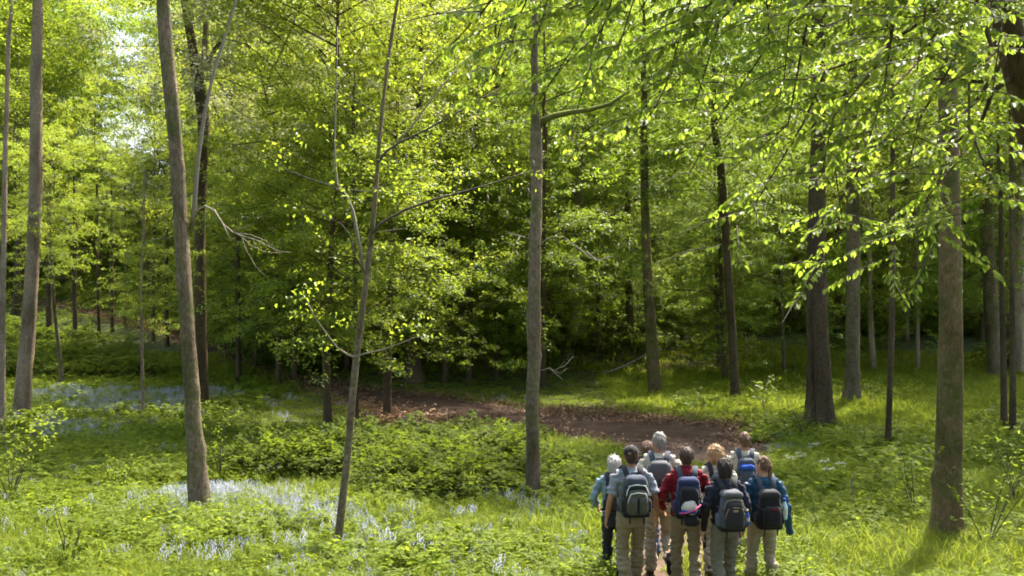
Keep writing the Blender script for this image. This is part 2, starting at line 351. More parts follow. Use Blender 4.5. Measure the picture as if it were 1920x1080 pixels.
class Crown:
    def __init__(s): s.P = []; s.D = []; s.N = []; s.S = []; s.g = Geo()
    def add(s, q): s.P.append(q[0]); s.D.append(q[1]); s.N.append(q[2]); s.S.append(q[3])
    def leaves(s, name, mat, **k):
        V, T = leaf_geo(np.concatenate(s.P), np.concatenate(s.D), np.concatenate(s.N), np.concatenate(s.S), **k); return np_mesh(name, V, T, mat)
def make_crown(seed, h0, h1, R, limbs=46, leaf=.11, per=44, keep=None, rise=.5, low=.7, spread=.9, dens=1.0):
    """uneven limbs round the trunk axis, each carrying flat sprays of leaves"""
    rng = np.random.default_rng(seed); c = Crown(); az = rng.random() * 6.28; lob = rng.random(3) * 6.28
    for k in range(limbs):
        t = ((k + rng.random() * 1.6) / (limbs + .6)); h = h0 + (h1 - h0) * t; az += 2.4 + rng.normal(0, .7)
        prof = low + (1 - low) * math.sin(min(1, t / .4) * math.pi / 2) if t < .55 else max(.3, math.cos((t - .55) / .45 * math.pi / 2) ** .6)
        prof *= 1 + .3 * math.sin(az + lob[0] + t * 3) + .2 * math.sin(2 * az + lob[1] - t * 5)
        L = max(.8, R * prof * (.45 + .8 * rng.random())); rs = rise * (.3 + 1.5 * rng.random()) + 1.0 * max(0, t - .4); cv = rng.normal(0, .35)
        pts = []
        for s in np.linspace(0, 1, 6): a = az + cv * s; pts.append(np.array([math.cos(a) * L * s, math.sin(a) * L * s, h + L * (rs * s - (.2 + .3 * rng.random()) * s * s)]) + rng.normal(0, .05 * L * s, 3) * [1, 1, .6])
        if keep is not None and not keep(pts[3]) and not keep(pts[5]): continue
        c.g.tube([tuple(p) for p in pts], [.004 + .0046 * L * (1 - i / 5.3) for i in range(6)], 5, False)
        ns = max(3, int(L * 3.6 * dens))
        for j in range(ns):
            s = .18 + .82 * (j + rng.random()) / ns; a = s * 5; i = min(4, int(a)); O = pts[i] * (1 - a + i) + pts[i + 1] * (a - i)
            if keep is not None and not keep(O): continue
            sg = 1 if j % 2 else -1; an = az + cv * s + sg * (.35 + .9 * rng.random()) * (1 - .3 * s); ls = (.45 + .7 * rng.random()) * spread * (1.15 - .4 * s) * min(1.3, .5 + L / 5)
            O = O + np.array([0, 0, rng.normal(0, .3)])
            d = np.array([math.cos(an), math.sin(an), .06 + .35 * max(0, t - .5) + rng.normal(0, .3)])
            c.add(spray(rng, O, d, ls, int(per * ls / .8), leaf))
    return c
def trunk_geo(P, R, n=14, flare=1.5, seed=0, wob=.06):
    """a tapered stem through P with uneven section, root flare and knots"""
    rnd = random.Random(seed); g = Geo(); P = [Vector(p) for p in P]; L = [0]
    for i in range(1, len(P)): L.append(L[-1] + (P[i] - P[i - 1]).length)
    m = max(10, int(L[-1] / (.2 if n >= 14 else .4))); V = []; kn = [(rnd.uniform(.8, 8), rnd.random() * 6.28, rnd.uniform(.12, .34), rnd.uniform(.07, .16)) for _ in range(7)]; Fc = []; ph = [rnd.random() * 6.28 for _ in range(4)]
    ts = np.concatenate([[0, .12, .28, .5], np.linspace(.9, L[-1], m)])
    cx = [np.interp(ts, L, [p[k] for p in P]) for k in range(3)]; rr = np.interp(ts, L, R)
    for _ in range(2):
        for k in range(2): cx[k][1:-1] = (cx[k][:-2] + 2 * cx[k][1:-1] + cx[k][2:]) / 4
    for i, t in enumerate(ts):
        fl = 1 + (flare - 1) * math.exp(-t / .35); r = rr[i]
        for k in range(n):
            a = 2 * math.pi * k / n
            q = 1 + wob * math.sin(2 * a + ph[0] + t * .5) + wob * .7 * math.sin(3 * a + ph[1] - t * .9) + wob * .5 * math.sin(a * 5 + t * 2.3) + (fl - 1) * .45 * math.sin(5 * a + ph[2]) + wob * 1.1 * (mnoise.noise((a * 1.5, t * 1.7, seed * 3.1))) + sum(h * math.exp(-((t - tk) / sg) ** 2 - (((a - ak + math.pi) % (2 * math.pi) - math.pi) / .4) ** 2) for tk, ak, h, sg in kn if abs(t - tk) < .4)
            V.append((cx[0][i] + math.cos(a) * r * fl * q, cx[1][i] + math.sin(a) * r * fl * q, cx[2][i]))
    for i in range(len(ts) - 1):
        for k in range(n): k2 = (k + 1) % n; Fc.append((i * n + k, i * n + k2, (i + 1) * n + k2, (i + 1) * n + k))
    Fc.append(tuple((len(ts) - 1) * n + k for k in range(n))); g.add(V, Fc); return g

# where the sun reaches the ground: the open glade in front, and patches of grass farther on
PATCH = [[gpix(*p).xy for p in q] for q in ([(1440, 735), (1500, 690), (1760, 690), (1760, 740), (1620, 760)], [(1130, 765), (1160, 735), (1330, 735), (1340, 775)], [(250, 630), (100, 585), (100, 560), (260, 585), (360, 630)], [(1030, 705), (1050, 650), (1230, 645), (1340, 690), (1300, 712)])]
def lit(x, y):
    if y < (16.5 if 0 < x < 9 else 17.6 if x < 0 else 17.8) + .8 * math.sin(x * .8): return True
    return any(bool(inpoly(q, np.array([x]), np.array([y]))[0]) for q in PATCH)
def shades(x, y, hs):
    """does a crown here, at these heights, throw its shade on one of the sunlit patches?"""
    for h in hs:
        px_, py_ = x - SUN.x * h / SUN.z, y - SUN.y * h / SUN.z
        for q in PATCH:
            if inpoly(q, px_ + np.array([0, 2., -2., 0, 0]), py_ + np.array([0, 0, 0, 2., -2.])).any(): return True
    return False
def keeper(base, seed, p=.06):  # thins crown sprays whose shade would fall on ground meant to be sunlit
    rng = np.random.default_rng(seed)
    def keep(q):
        w = (base.x + q[0], base.y + q[1], base.z + q[2]); k = (w[2] - 0.) / SUN.z
        return rng.random() < p if lit(w[0] - SUN.x * k, w[1] - SUN.y * k) else True
    return keep

# understorey crowns, shared between trees
YOUNG = []
for i, (h0, h1, R) in enumerate([(1.3, 13, 4.2), (2.2, 15, 4.4), (1.0, 10, 3.6), (2.6, 16, 4.8)]):
    c = make_crown(100 + i, h0, h1, R, 52, .096, 66); YOUNG.append((c.leaves('crown', M_BEECH), c.g.mesh('branches', M_BARKD)))
DEEP = []
for i, (h0, h1, R) in enumerate([(1.5, 14, 4.2), (2.6, 16, 4.6)]):
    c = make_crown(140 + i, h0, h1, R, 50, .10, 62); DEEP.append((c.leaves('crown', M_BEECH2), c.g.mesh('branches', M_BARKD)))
HIGH = []
for i, (h0, h1, R) in enumerate([(5.0, 13, 3.6), (6.0, 15, 4.2)]):
    c = make_crown(170 + i, h0, h1, R, 42, .096, 66); HIGH.append((c.leaves('crown', M_BEECH), c.g.mesh('branches', M_BARKD)))
c = make_crown(160, 3.5, 16, 4.4, 50, .13, 40); PALE = [(c.leaves('crown', M_PALE), c.g.mesh('branches', M_BARK))]

def tree(name, label, pts, mat=M_BARK, crown=None, cs=1.0, top=None, tall=None, group=None, cat='tree', flare=1.5, sides=14, seed=None, dz=0.0, rz=None):
    """pts: (px, py, width px) up the stem, first one at the ground. crown: shared crown; tall: (h0,h1,R,limbs) own high crown"""
    global TSEED
    TSEED += 1; sd = seed or TSEED
    b = gpix(pts[0][0], pts[0][1]); d = b.y; e = empty(name, b); tag(e, label, cat, group)
    rnd = random.Random(sd); dl = rnd.uniform(-.03, .03)
    P = [Vector((0, 0, -.25))]; R = [pts[0][2] / F * d / 2]
    for (px, py, w) in pts:
        q = pix(px, py, d) - b; q.y += dl * q.z; P.append(q if len(P) > 1 else Vector((0, 0, 0))); R.append(w / F * d / 2)
    R[1] = R[0]
    H = top or P[-1].z
    if H > P[-1].z + .5:
        v = P[-1] - P[max(1, len(P) - 3)]; v = v / max(v.z, .1); v.x = max(-.12, min(.12, v.x)); z0 = P[-1].z; r0 = R[-1]
        for k in range(1, 6):
            z = z0 + (H - z0) * k / 5; P.append(P[-1] + Vector((v.x, v.y, 1)) * ((H - z0) / 5) + Vector((rnd.uniform(-.12, .12), rnd.uniform(-.12, .12), 0))); R.append(max(.015, r0 * (1 - .88 * k / 5)))
    trunk_geo(P, R, sides, flare, sd).obj('trunk', mat, e)
    def at(z):
        zs = [p.z for p in P]; return Vector((np.interp(z, zs, [p.x for p in P]), np.interp(z, zs, [p.y for p in P]), 0))
    if crown:
        o = at(5 * cs)
        for me, nm in ((crown[0], 'crown'), (crown[1], 'branches')):
            k = mobj(nm, me, e, o); k['kind'] = 'stuff' if nm == 'branches' else 'thing'; k.scale = (cs, cs, cs); k.rotation_euler = (0, 0, rnd.random() * 6.28 if rz is None else rz)
    if tall:
        h0, h1, Rr, limbs = tall[:4]; o = at((h0 * 2 + h1) / 3)
        c = make_crown(sd + 500, h0, h1, Rr, limbs, .13, 34, keep=keeper(b + o, sd), rise=.5, low=.5, spread=1.2)
        if c.P: mobj('crown', c.leaves('crown', tall[4] if len(tall) > 4 else M_BEECH), e, o)
        mobj('branches', c.g.mesh('branches', mat), e, o)['kind'] = 'stuff'
    e['_d'] = d
    return e, P, R, b, d
TSEED = 0

# --- the trees that stand out, from the glade backwards
T_LEFT = tree('tall_tree', 'tall bare brown trunk rising from the bluebells, mossy knot high on it', [(377, 972, 37), (362, 760, 31), (350, 560, 28), (343, 420, 26), (337, 300, 24), (328, 190, 25), (318, 100, 25), (312, 0, 23)], M_BARK, top=19, tall=(11.5, 20, 5, 46), flare=1.5)
e = T_LEFT[0]; d = T_LEFT[4]; b = T_LEFT[3]
g = Geo(); g.ell(pix(330, 190, d) - b + Vector((-.02, -.07, 0)), (.115, .075, .13)); k = g.obj('moss_pad', M_MOSS, e)
g = Geo(); g.tube([pix(*p, d + o) - b for p, o in (((358, 432), 0), ((363, 400), -.05), ((371, 300), -.1), ((384, 210), -.1), ((402, 130), 0), ((425, 60), .1), ((446, -10), .2), ((470, -80), .3))], [.05, .042, .036, .032, .028, .024, .02, .014], 8); g.obj('limb', M_TWIGP, e)
g = Geo(); rnd = random.Random(5)
main = [(361, 425), (368, 395), (385, 386), (402, 395), (418, 420), (437, 436), (452, 442), (480, 450), (520, 470), (545, 474)]
g.tube([pix(*p, d - .1 - .05 * i) - b for i, p in enumerate(main)], [.02, .017, .015, .014, .013, .011, .010, .008, .006, .004], 6)
for a, q in (((437, 436), [(450, 428), (462, 424), (468, 421)]), ((452, 442), [(470, 460), (500, 473), (530, 474)]), ((437, 436), [(470, 440), (500, 452), (516, 466)]), ((452, 442), [(462, 470), (480, 500), (500, 520)]), ((418, 420), [(430, 445), (434, 450), (440, 446)])):
    g.tube([pix(*p, d - .4) - b for p in [a] + q], [.008, .006, .005, .003], 5)
g.obj('dead_branch', M_TWIGP, e)

T_SAP = tree('sapling', 'slender leaning sapling with yellow-green leaves in front of the brambles', [(630, 1036, 15), (640, 950, 14), (653, 850, 13.5), (658, 760, 13), (665, 680, 13), (676, 590, 12), (686, 515, 11.5), (697, 430, 10), (703, 340, 9), (711, 220, 8), (722, 130, 7), (738, 0, 6)], M_BARK, top=9.5, flare=1.15, sides=10)
T_MID = tree('tall_tree', 'grey-brown trunk beside the walkers with one mossy stub limb pointing right', [(1000, 938, 27), (1000, 850, 27), (998, 760, 25), (1001, 690, 24), (1001, 640, 24), (999, 600, 29), (1001, 560, 23), (1003, 460, 21), (1006, 360, 20), (1006, 260, 21), (1004, 220, 15), (1002, 150, 13), (1002, 80, 12)], M_BARK, top=17, tall=(9.5, 18, 5.5, 46), flare=1.45)
e = T_MID[0]; d = T_MID[4]; b = T_MID[3]
g = Geo(); g.tube([pix(*p, d + o) - b for p, o in (((1008, 238), 0), ((1018, 226), -.05), ((1040, 217), -.1), ((1070, 211), -.15), ((1110, 205), -.25), ((1145, 195), -.35), ((1180, 170), -.5))], [.075, .062, .055, .05, .042, .034, .02], 9, rnd=random.Random(3), jit=.2); g.obj('limb', M_MOSS, e)
g = Geo()
for q in ([(1010, 465), (1022, 450), (1040, 443), (1060, 446), (1080, 462), (1100, 472)], [(1050, 443), (1062, 428), (1080, 415), (1090, 411)], [(1080, 462), (1110, 485), (1130, 490), (1140, 500)], [(1100, 472), (1120, 488), (1150, 480)], [(998, 452), (985, 445), (965, 440), (950, 435)], [(975, 443), (968, 455), (960, 470)]):
    g.tube([pix(*p, d - .15 - .05 * i) - b for i, p in enumerate(q)], [.011 - .0016 * i for i in range(len(q))], 5)
g.obj('dead_branch', M_TWIGP, e)
g = Geo()
for q in ([(1015, 695), (1030, 690), (1050, 700), (1065, 690)], [(1040, 694), (1060, 685), (1075, 668)], [(1030, 690), (1055, 712)]):
    g.tube([pix(*p, d - .1) - b for p in q], [.009 - .002 * i for i in range(len(q))], 5)
g.obj('dead_branch', M_TWIGP, e)
T_RIGHT = tree('tall_tree', 'thick straight trunk with mossy foot standing in lit herbs on the right', [(1774, 1030, 56), (1776, 960, 50), (1779, 800, 47), (1780, 640, 45), (1777, 480, 42), (1774, 300, 38), (1770, 150, 34), (1768, 60, 31)], M_BARKM, top=18, tall=(10, 18, 4.6, 40), flare=1.5, sides=18)

tree('tall_tree', 'pale straight trunk near the left edge above the shaded bluebells', [(40, 786, 31), (45, 700, 28), (55, 590, 27), (61, 470, 25), (65, 360, 23), (66, 200, 21), (67, 60, 19), (68, 0, 18)], M_BARKP, top=20, tall=(12.5, 20, 4, 40, M_BEECH), flare=1.3)
for ch in bpy.data.objects['tall_tree.003'].children:
    if not ch.name.startswith('trunk'): ch.location.x -= 1.2
tree('tall_tree', 'slim pale trunk cut by the left edge of the view', [(2, 800, 12), (3, 600, 11), (5, 300, 9), (10, 60, 7)], M_BARKP, top=16, crown=YOUNG[1], cs=.85)
for ch in bpy.data.objects['tall_tree.004'].children:
    if not ch.name.startswith('trunk'): ch.location.x -= 2.4
T_FORK = tree('tall_tree', 'dark trunk behind the bluebell trunk, forking near the top of the view', [(379, 765, 23), (377, 640, 22), (376, 480, 21), (378, 360, 20), (384, 240, 20), (374, 150, 21), (368, 120, 18), (358, 60, 15), (349, 0, 14)], M_BARKD, top=18, crown=None, tall=(9, 19, 6, 54, M_PALE))
e = T_FORK[0]; d = T_FORK[4]; b = T_FORK[3]
for ch in e.children:
    if not ch.name.startswith('trunk'): ch.location.x += 2.6
for q, r in (([(373, 150), (383, 110), (386, 50), (384, -20)], .13), ([(380, 130), (398, 100), (415, 75), (430, 40), (440, 0)], .10)):
    g = Geo(); g.tube([pix(*p, d) - b for p in q], [r * (1 - .12 * i) for i in range(len(q))], 8); g.obj('limb', M_BARKD if r < .12 else M_BARKP, e)
T_THIN = tree('thin_tree', 'very thin pale stem with a hooked twig among the bluebells', [(268, 785, 6), (267, 640, 6), (265, 520, 5.5), (272, 455, 5), (271, 380, 4), (274, 320, 3.4)], M_BARKP, top=7.2, flare=1.1, sides=8, crown=HIGH[0], cs=.55)
e = T_THIN[0]; d = T_THIN[4]; b = T_THIN[3]; g = Geo(); g.tube([pix(*p, d) - b for p in ((269, 470), (275, 456), (290, 448), (325, 445))], [.035, .03, .024, .012], 6); g.obj('limb', M_TWIGP, e)
tree('thin_tree', 'thin stem on the dark bank between the pale trunk and the thin pale stem', [(117, 725, 8), (110, 650, 7.5), (102, 580, 7), (96, 480, 6), (92, 400, 5)], M_BARK, top=9, crown=HIGH[0], cs=.8, sides=8)

# --- beeches with bright tiers left of the middle
tree('beech_tree', 'layered beech with a dark double-looking stem, nearest left of the sapling', [(614, 797, 15), (612, 700, 14), (612, 640, 13), (618, 540, 12), (624, 400, 10), (630, 200, 8)], M_BARKD, top=18, crown=YOUNG[1], cs=.85, rz=.4, tall=(10, 18, 5.5, 44))
tree('beech_tree', 'thin-stemmed beech close behind the sapling', [(668, 802, 10), (668, 700, 10), (666, 560, 9), (664, 400, 8), (662, 250, 7)], M_BARKD, top=11, crown=YOUNG[2], cs=1.0, sides=10, rz=1.0)
tree('beech_tree', 'beech rising from the leaf litter at the near edge of the track', [(726, 783, 15), (727, 690, 14), (729, 600, 13), (733, 500, 12), (737, 400, 10), (742, 250, 8)], M_BARKD, top=14, crown=YOUNG[0], cs=1.0, rz=2.0)
tree('beech_tree', 'thin young beech on the near bank where the track starts to climb', [(521, 722, 10), (523, 640, 9), (520, 540, 8), (518, 400, 7)], M_BARKD, top=12.5, crown=YOUNG[0], cs=.95, sides=10, rz=3.)
tree('beech_tree', 'slim young beech at the bend of the climbing track', [(552, 720, 7), (551, 640, 7), (548, 500, 6), (545, 350, 5)], M_BARKD, top=15, crown=YOUNG[3], cs=.95, sides=10, rz=4.)
tree('beech_tree', 'beech with tiers hanging low over the climbing part of the track', [(448, 716, 10), (446, 620, 9), (444, 480, 8), (440, 300, 7)], M_BARKD, top=16, crown=YOUNG[1], cs=1.05, sides=10, rz=.9)
tree('beech_tree', 'broad dark-footed beech at the far side of the track behind the sapling', [(776, 716, 34), (774, 660, 26), (776, 560, 22), (780, 420, 19), (785, 250, 15)], M_BARKD, top=18, crown=YOUNG[3], cs=1.15, flare=1.7, rz=2.5)
tree('beech_tree', 'beech beyond the track, its tiers reaching to the grey-brown trunk', [(880, 716, 12), (881, 600, 11), (884, 450, 10), (890, 300, 8)], M_BARKD, top=15, crown=YOUNG[0], cs=1.05, rz=.2)
tree('beech_tree', 'dark thin trunk directly behind the grey-brown trunk by the walkers', [(1016, 724, 15), (1017, 600, 14), (1018, 480, 13), (1020, 300, 11)], M_BARKD, top=16, crown=DEEP[0], cs=1.0)
tree('beech_tree', 'pale thick trunk half hidden in leaves on the bank behind the stub limb', [(1080, 640, 22), (1083, 540, 20), (1084, 430, 19), (1085, 300, 16)], M_BARKP, top=19, crown=DEEP[1], cs=1.0)
tree('beech_tree', 'dim trunk on the slope left of the leaning mossy trunk', [(1182, 640, 14), (1180, 550, 13), (1178, 430, 12)], M_BARKD, top=17, crown=DEEP[0], cs=1.0, sides=10)

# --- right of the middle
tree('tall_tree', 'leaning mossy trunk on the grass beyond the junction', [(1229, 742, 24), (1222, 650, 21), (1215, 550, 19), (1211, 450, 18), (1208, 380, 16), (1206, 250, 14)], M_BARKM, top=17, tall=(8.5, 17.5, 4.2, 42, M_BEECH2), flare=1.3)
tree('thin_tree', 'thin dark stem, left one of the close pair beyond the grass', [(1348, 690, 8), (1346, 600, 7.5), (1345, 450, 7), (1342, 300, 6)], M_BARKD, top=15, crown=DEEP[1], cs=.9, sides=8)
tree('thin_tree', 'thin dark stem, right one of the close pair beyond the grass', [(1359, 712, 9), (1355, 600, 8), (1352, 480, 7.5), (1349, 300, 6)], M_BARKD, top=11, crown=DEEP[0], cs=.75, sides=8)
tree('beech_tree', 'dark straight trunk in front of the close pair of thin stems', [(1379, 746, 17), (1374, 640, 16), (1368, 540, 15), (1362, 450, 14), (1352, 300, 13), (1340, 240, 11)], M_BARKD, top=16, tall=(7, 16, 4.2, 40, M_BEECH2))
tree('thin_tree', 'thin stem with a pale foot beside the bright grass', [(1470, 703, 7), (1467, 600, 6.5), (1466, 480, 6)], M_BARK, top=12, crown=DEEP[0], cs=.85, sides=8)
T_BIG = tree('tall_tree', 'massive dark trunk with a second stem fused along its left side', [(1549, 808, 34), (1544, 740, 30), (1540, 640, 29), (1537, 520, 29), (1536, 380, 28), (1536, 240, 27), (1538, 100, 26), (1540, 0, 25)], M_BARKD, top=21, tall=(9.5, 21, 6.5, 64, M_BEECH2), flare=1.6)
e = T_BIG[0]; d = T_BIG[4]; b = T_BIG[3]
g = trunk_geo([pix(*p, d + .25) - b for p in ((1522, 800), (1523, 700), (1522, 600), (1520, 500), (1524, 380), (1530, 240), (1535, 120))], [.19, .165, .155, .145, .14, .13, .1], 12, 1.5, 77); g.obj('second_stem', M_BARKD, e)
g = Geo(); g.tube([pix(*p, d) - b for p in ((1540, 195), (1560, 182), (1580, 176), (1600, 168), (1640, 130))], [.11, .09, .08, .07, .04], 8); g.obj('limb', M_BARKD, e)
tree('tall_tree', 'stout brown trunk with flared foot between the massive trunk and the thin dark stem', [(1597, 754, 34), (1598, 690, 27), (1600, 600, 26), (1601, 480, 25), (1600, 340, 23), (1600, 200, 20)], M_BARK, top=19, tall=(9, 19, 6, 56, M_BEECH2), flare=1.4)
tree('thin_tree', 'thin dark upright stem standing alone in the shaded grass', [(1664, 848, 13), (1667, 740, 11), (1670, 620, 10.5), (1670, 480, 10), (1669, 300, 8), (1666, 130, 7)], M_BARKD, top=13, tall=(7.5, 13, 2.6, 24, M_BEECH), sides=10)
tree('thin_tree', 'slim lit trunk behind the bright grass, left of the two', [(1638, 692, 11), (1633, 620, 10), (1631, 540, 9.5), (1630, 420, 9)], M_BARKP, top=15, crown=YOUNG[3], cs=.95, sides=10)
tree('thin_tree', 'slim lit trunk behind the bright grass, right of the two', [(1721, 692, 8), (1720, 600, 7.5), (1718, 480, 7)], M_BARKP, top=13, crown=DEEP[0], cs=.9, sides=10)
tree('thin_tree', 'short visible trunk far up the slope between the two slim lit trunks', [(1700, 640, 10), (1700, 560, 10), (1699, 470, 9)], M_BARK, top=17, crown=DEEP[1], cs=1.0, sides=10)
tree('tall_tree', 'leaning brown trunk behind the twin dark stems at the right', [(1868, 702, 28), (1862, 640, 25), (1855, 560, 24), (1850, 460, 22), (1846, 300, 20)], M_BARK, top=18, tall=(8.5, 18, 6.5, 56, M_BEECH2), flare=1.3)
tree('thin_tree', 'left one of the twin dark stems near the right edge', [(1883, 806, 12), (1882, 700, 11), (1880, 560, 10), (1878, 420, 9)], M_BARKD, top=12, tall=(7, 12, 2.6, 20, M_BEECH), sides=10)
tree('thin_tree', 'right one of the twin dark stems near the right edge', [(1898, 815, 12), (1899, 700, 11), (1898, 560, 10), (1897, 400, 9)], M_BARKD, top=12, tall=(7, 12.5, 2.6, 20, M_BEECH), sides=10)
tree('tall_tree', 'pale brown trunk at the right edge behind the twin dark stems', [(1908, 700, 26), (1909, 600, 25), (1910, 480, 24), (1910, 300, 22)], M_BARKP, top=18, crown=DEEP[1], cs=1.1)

for i, (px, py, w) in enumerate([(2060, 800, 30), (2190, 770, 30), (2030, 900, 34), (2330, 800, 34)]):  # unseen trees, added so their crowns shade the ground on the right
    tree('tall_tree', 'unseen tall beech added beyond the right edge to shade the grass', [(px, py, w), (px - 4, py - 200, w * .9), (px, py - 400, w * .8)], M_BARK, top=19, tall=(8.5, 19, 6, 54, M_BEECH2), group='unseen beeches added beyond the right edge')
for nm in ('beech_tree', 'beech_tree.001', 'beech_tree.002', 'beech_tree.003', 'beech_tree.004'):
    for ch in bpy.data.objects[nm].children:
        if not ch.name.startswith('trunk'): ch.location.z += .8
# --- low bushy beeches closing the view beyond the track
for px, py, ci, cs, lab in [(650, 700, 2, 1.15, 'bushy young beech beyond the track right behind the sapling stem'), (835, 718, 2, 1.1, 'bushy young beech beyond the track, tiers almost touching the grass'), (930, 712, 2, 1.0, 'bushy young beech left of the grey-brown trunk beyond the track'), (585, 690, 0, 1.0, 'dense young beech over the bend of the climbing track'), (480, 690, 2, 1.2, 'dense young beech left of the bend, leaning over the climbing track'), (715, 704, 0, 1.0, 'dense young beech between the sapling and the broad dark-footed one'), (1120, 668, 2, .8, 'small bushy beech on the bank behind the stub limb')]:
    tree('beech_tree', lab, [(px, py, 9), (px + 2, py - 100, 8), (px, py - 220, 6)], M_BARKD, top=9 * cs, crown=YOUNG[ci], cs=cs, sides=8)
# --- along the climbing track at the left, thin stems
for i, (px, py, w, lab) in enumerate([(93, 640, 12, 'short dark stem on the bank below the track, left of the group'), (141, 640, 9, 'dark stem just below the climbing track, second of the group'), (186, 632, 6, 'very thin stem above the bank, third of the group'),
        (211, 622, 7, 'thin stem at the edge of the lit climbing track, fourth of the group'), (236, 615, 6, 'thin stem against the lit climbing track, fifth of the group'), (288, 640, 7, 'thin stem below the lit track beside the thin pale stem'), (313, 650, 8, 'dark stem on the bank left of the bluebell trunk')]):
    tree('thin_tree', lab, [(px, py, w), (px - 2, py - 120, w * .9), (px, py - 240, w * .75)], M_BARKD, top=9 + i % 3 * 2, crown=HIGH[i % 2] if i in (0, 5, 6) else None, cs=.85 + .08 * (i % 3), sides=8, group='thin stems along the climbing track')
# --- trees of the slope behind, trunks showing only in places
SLOPE = [(30, 590, 14, 6, 1.1), (130, 560, 12, 7, .95), (330, 570, 12, 6, .9), (420, 610, 13, 3, 1.25), (500, 620, 13, 1, 1.3), (590, 630, 14, 0, 1.25), (680, 625, 14, 3, 1.25), (760, 632, 14, 1, 1.3), (840, 640, 15, 3, 1.2), (930, 630, 14, 1, 1.3), (1010, 622, 14, 5, 1.2), (1130, 612, 14, 4, 1.15), (1250, 630, 13, 5, 1.1), (1310, 610, 12, 4, 1.0), (1420, 625, 14, 5, 1.1), (1490, 615, 12, 4, 1.1), (1570, 622, 13, 3, 1.15), (1650, 608, 13, 5, 1.2), (1745, 620, 14, 0, 1.15), (1810, 615, 13, 4, 1.2), (1885, 612, 13, 5, 1.2)]
SLOPE += [(960, 596, 12, 1, 1.25), (1060, 600, 12, 2, 1.3), (1150, 640, 10, 2, .8), (1210, 600, 12, 0, 1.0), (1285, 655, 9, 2, .7), (1345, 600, 12, 2, 1.1), (1400, 655, 9, 2, .75), (1455, 600, 12, 0, 1.1), (1530, 605, 12, 2, 1.3), (1610, 600, 12, 1, 1.2), (1690, 600, 12, 3, 1.2), (1780, 600, 12, 2, 1.4), (1840, 640, 10, 2, .9), (640, 596, 12, 3, 1.4), (720, 596, 12, 1, 1.4), (800, 598, 12, 3, 1.4), (880, 600, 12, 1, 1.4)]
ALLC = YOUNG + DEEP + HIGH
for i, (px, py, w, ci, cs) in enumerate(SLOPE):
    b = gpix(px, py)
    if shades(b.x, b.y, (5 * cs, 8 * cs, 11 * cs)): continue
    tree('slope_tree', 'leafy tree on the rising slope behind, trunk mostly hidden by foliage', [(px, py, w), (px + 3, py - 150, w * .85), (px - 2, py - 300, w * .7)], M_BARKD, top=15 * cs, crown=ALLC[ci], cs=cs, sides=8, group='leafy trees of the slope behind')

# ------------------------------------------------------------------ plants strewn by geometry nodes (mass nobody could count)
def scatter(name, label, cat, meshes_src, X, Y, Z, rot, sc, mat=None):
    """one stuff object: copies of one small plant mesh on points that carry rotation and scale"""
    me = bpy.data.meshes.new(name); n = len(X); me.vertices.add(n); me.vertices.foreach_set('co', np.stack([X, Y, Z], -1).astype(np.float32).ravel())
    a = me.attributes.new('rot', 'FLOAT_VECTOR', 'POINT'); a.data.foreach_set('vector', np.asarray(rot, np.float32).ravel())
    a = me.attributes.new('sc', 'FLOAT', 'POINT'); a.data.foreach_set('value', np.asarray(sc, np.float32))
    o = mobj(name, me); tag(o, label, cat, kind='stuff')
    src = bpy.data.objects.new(name + '_plant', meshes_src)          # never linked to the scene
    ng = bpy.data.node_groups.new(name, 'GeometryNodeTree'); ng.interface.new_socket('Geometry', in_out='INPUT', socket_type='NodeSocketGeometry'); ng.interface.new_socket('Geometry', in_out='OUTPUT', socket_type='NodeSocketGeometry')
    N = ng.nodes; gi = N.new('NodeGroupInput'); go = N.new('NodeGroupOutput'); ip = N.new('GeometryNodeInstanceOnPoints'); ob = N.new('GeometryNodeObjectInfo'); ob.inputs[0].default_value = src
    r = N.new('GeometryNodeInputNamedAttribute'); r.data_type = 'FLOAT_VECTOR'; r.inputs[0].default_value = 'rot'
    s = N.new('GeometryNodeInputNamedAttribute'); s.data_type = 'FLOAT'; s.inputs[0].default_value = 'sc'
    L = ng.links; L.new(gi.outputs[0], ip.inputs['Points']); L.new(ob.outputs['Geometry'], ip.inputs['Instance']); L.new(r.outputs[0], ip.inputs['Rotation']); L.new(s.outputs[0], ip.inputs['Scale']); L.new(ip.outputs[0], go.inputs[0])
    md = o.modifiers.new('strew', 'NODES'); md.node_group = ng; return o
def upright(rng, n, t=.15): return np.stack([rng.normal(0, t, n), rng.normal(0, t, n), rng.random(n) * 6.28], -1)
# the far wood: reads as one mass of leaves
rng = np.random.default_rng(31)
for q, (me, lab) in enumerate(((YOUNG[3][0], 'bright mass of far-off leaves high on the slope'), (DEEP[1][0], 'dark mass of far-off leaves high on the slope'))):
    X, Y, S = [], [], []
    for yy in np.arange(70, 118, 6.5):
        for xx in np.arange(-62, 63, 5.2):
            x = xx + rng.uniform(-2, 2); y = yy + rng.uniform(-2, 2)
            if abs(x / y) > .62: continue
            px = 960 + F * x / y
            if 120 < px < 330 : s = .65
            elif 1230 < px < 1490: s = rng.uniform(.9, 1.3) if rng.random() < .42 else 0
            else: s = rng.uniform(1.45, 2.0)
            if s == 0 or (rng.random() < .5) != (q == 0): continue
            if shades(x, y, (9, 12, 15, 18, 21)): continue
            X.append(x); Y.append(y); S.append(s)
    X = np.array(X); Y = np.array(Y); scatter('far_wood', lab, 'foliage', me, X, Y, gz(X, Y) - 1.6, upright(rng, len(X), .04), S)

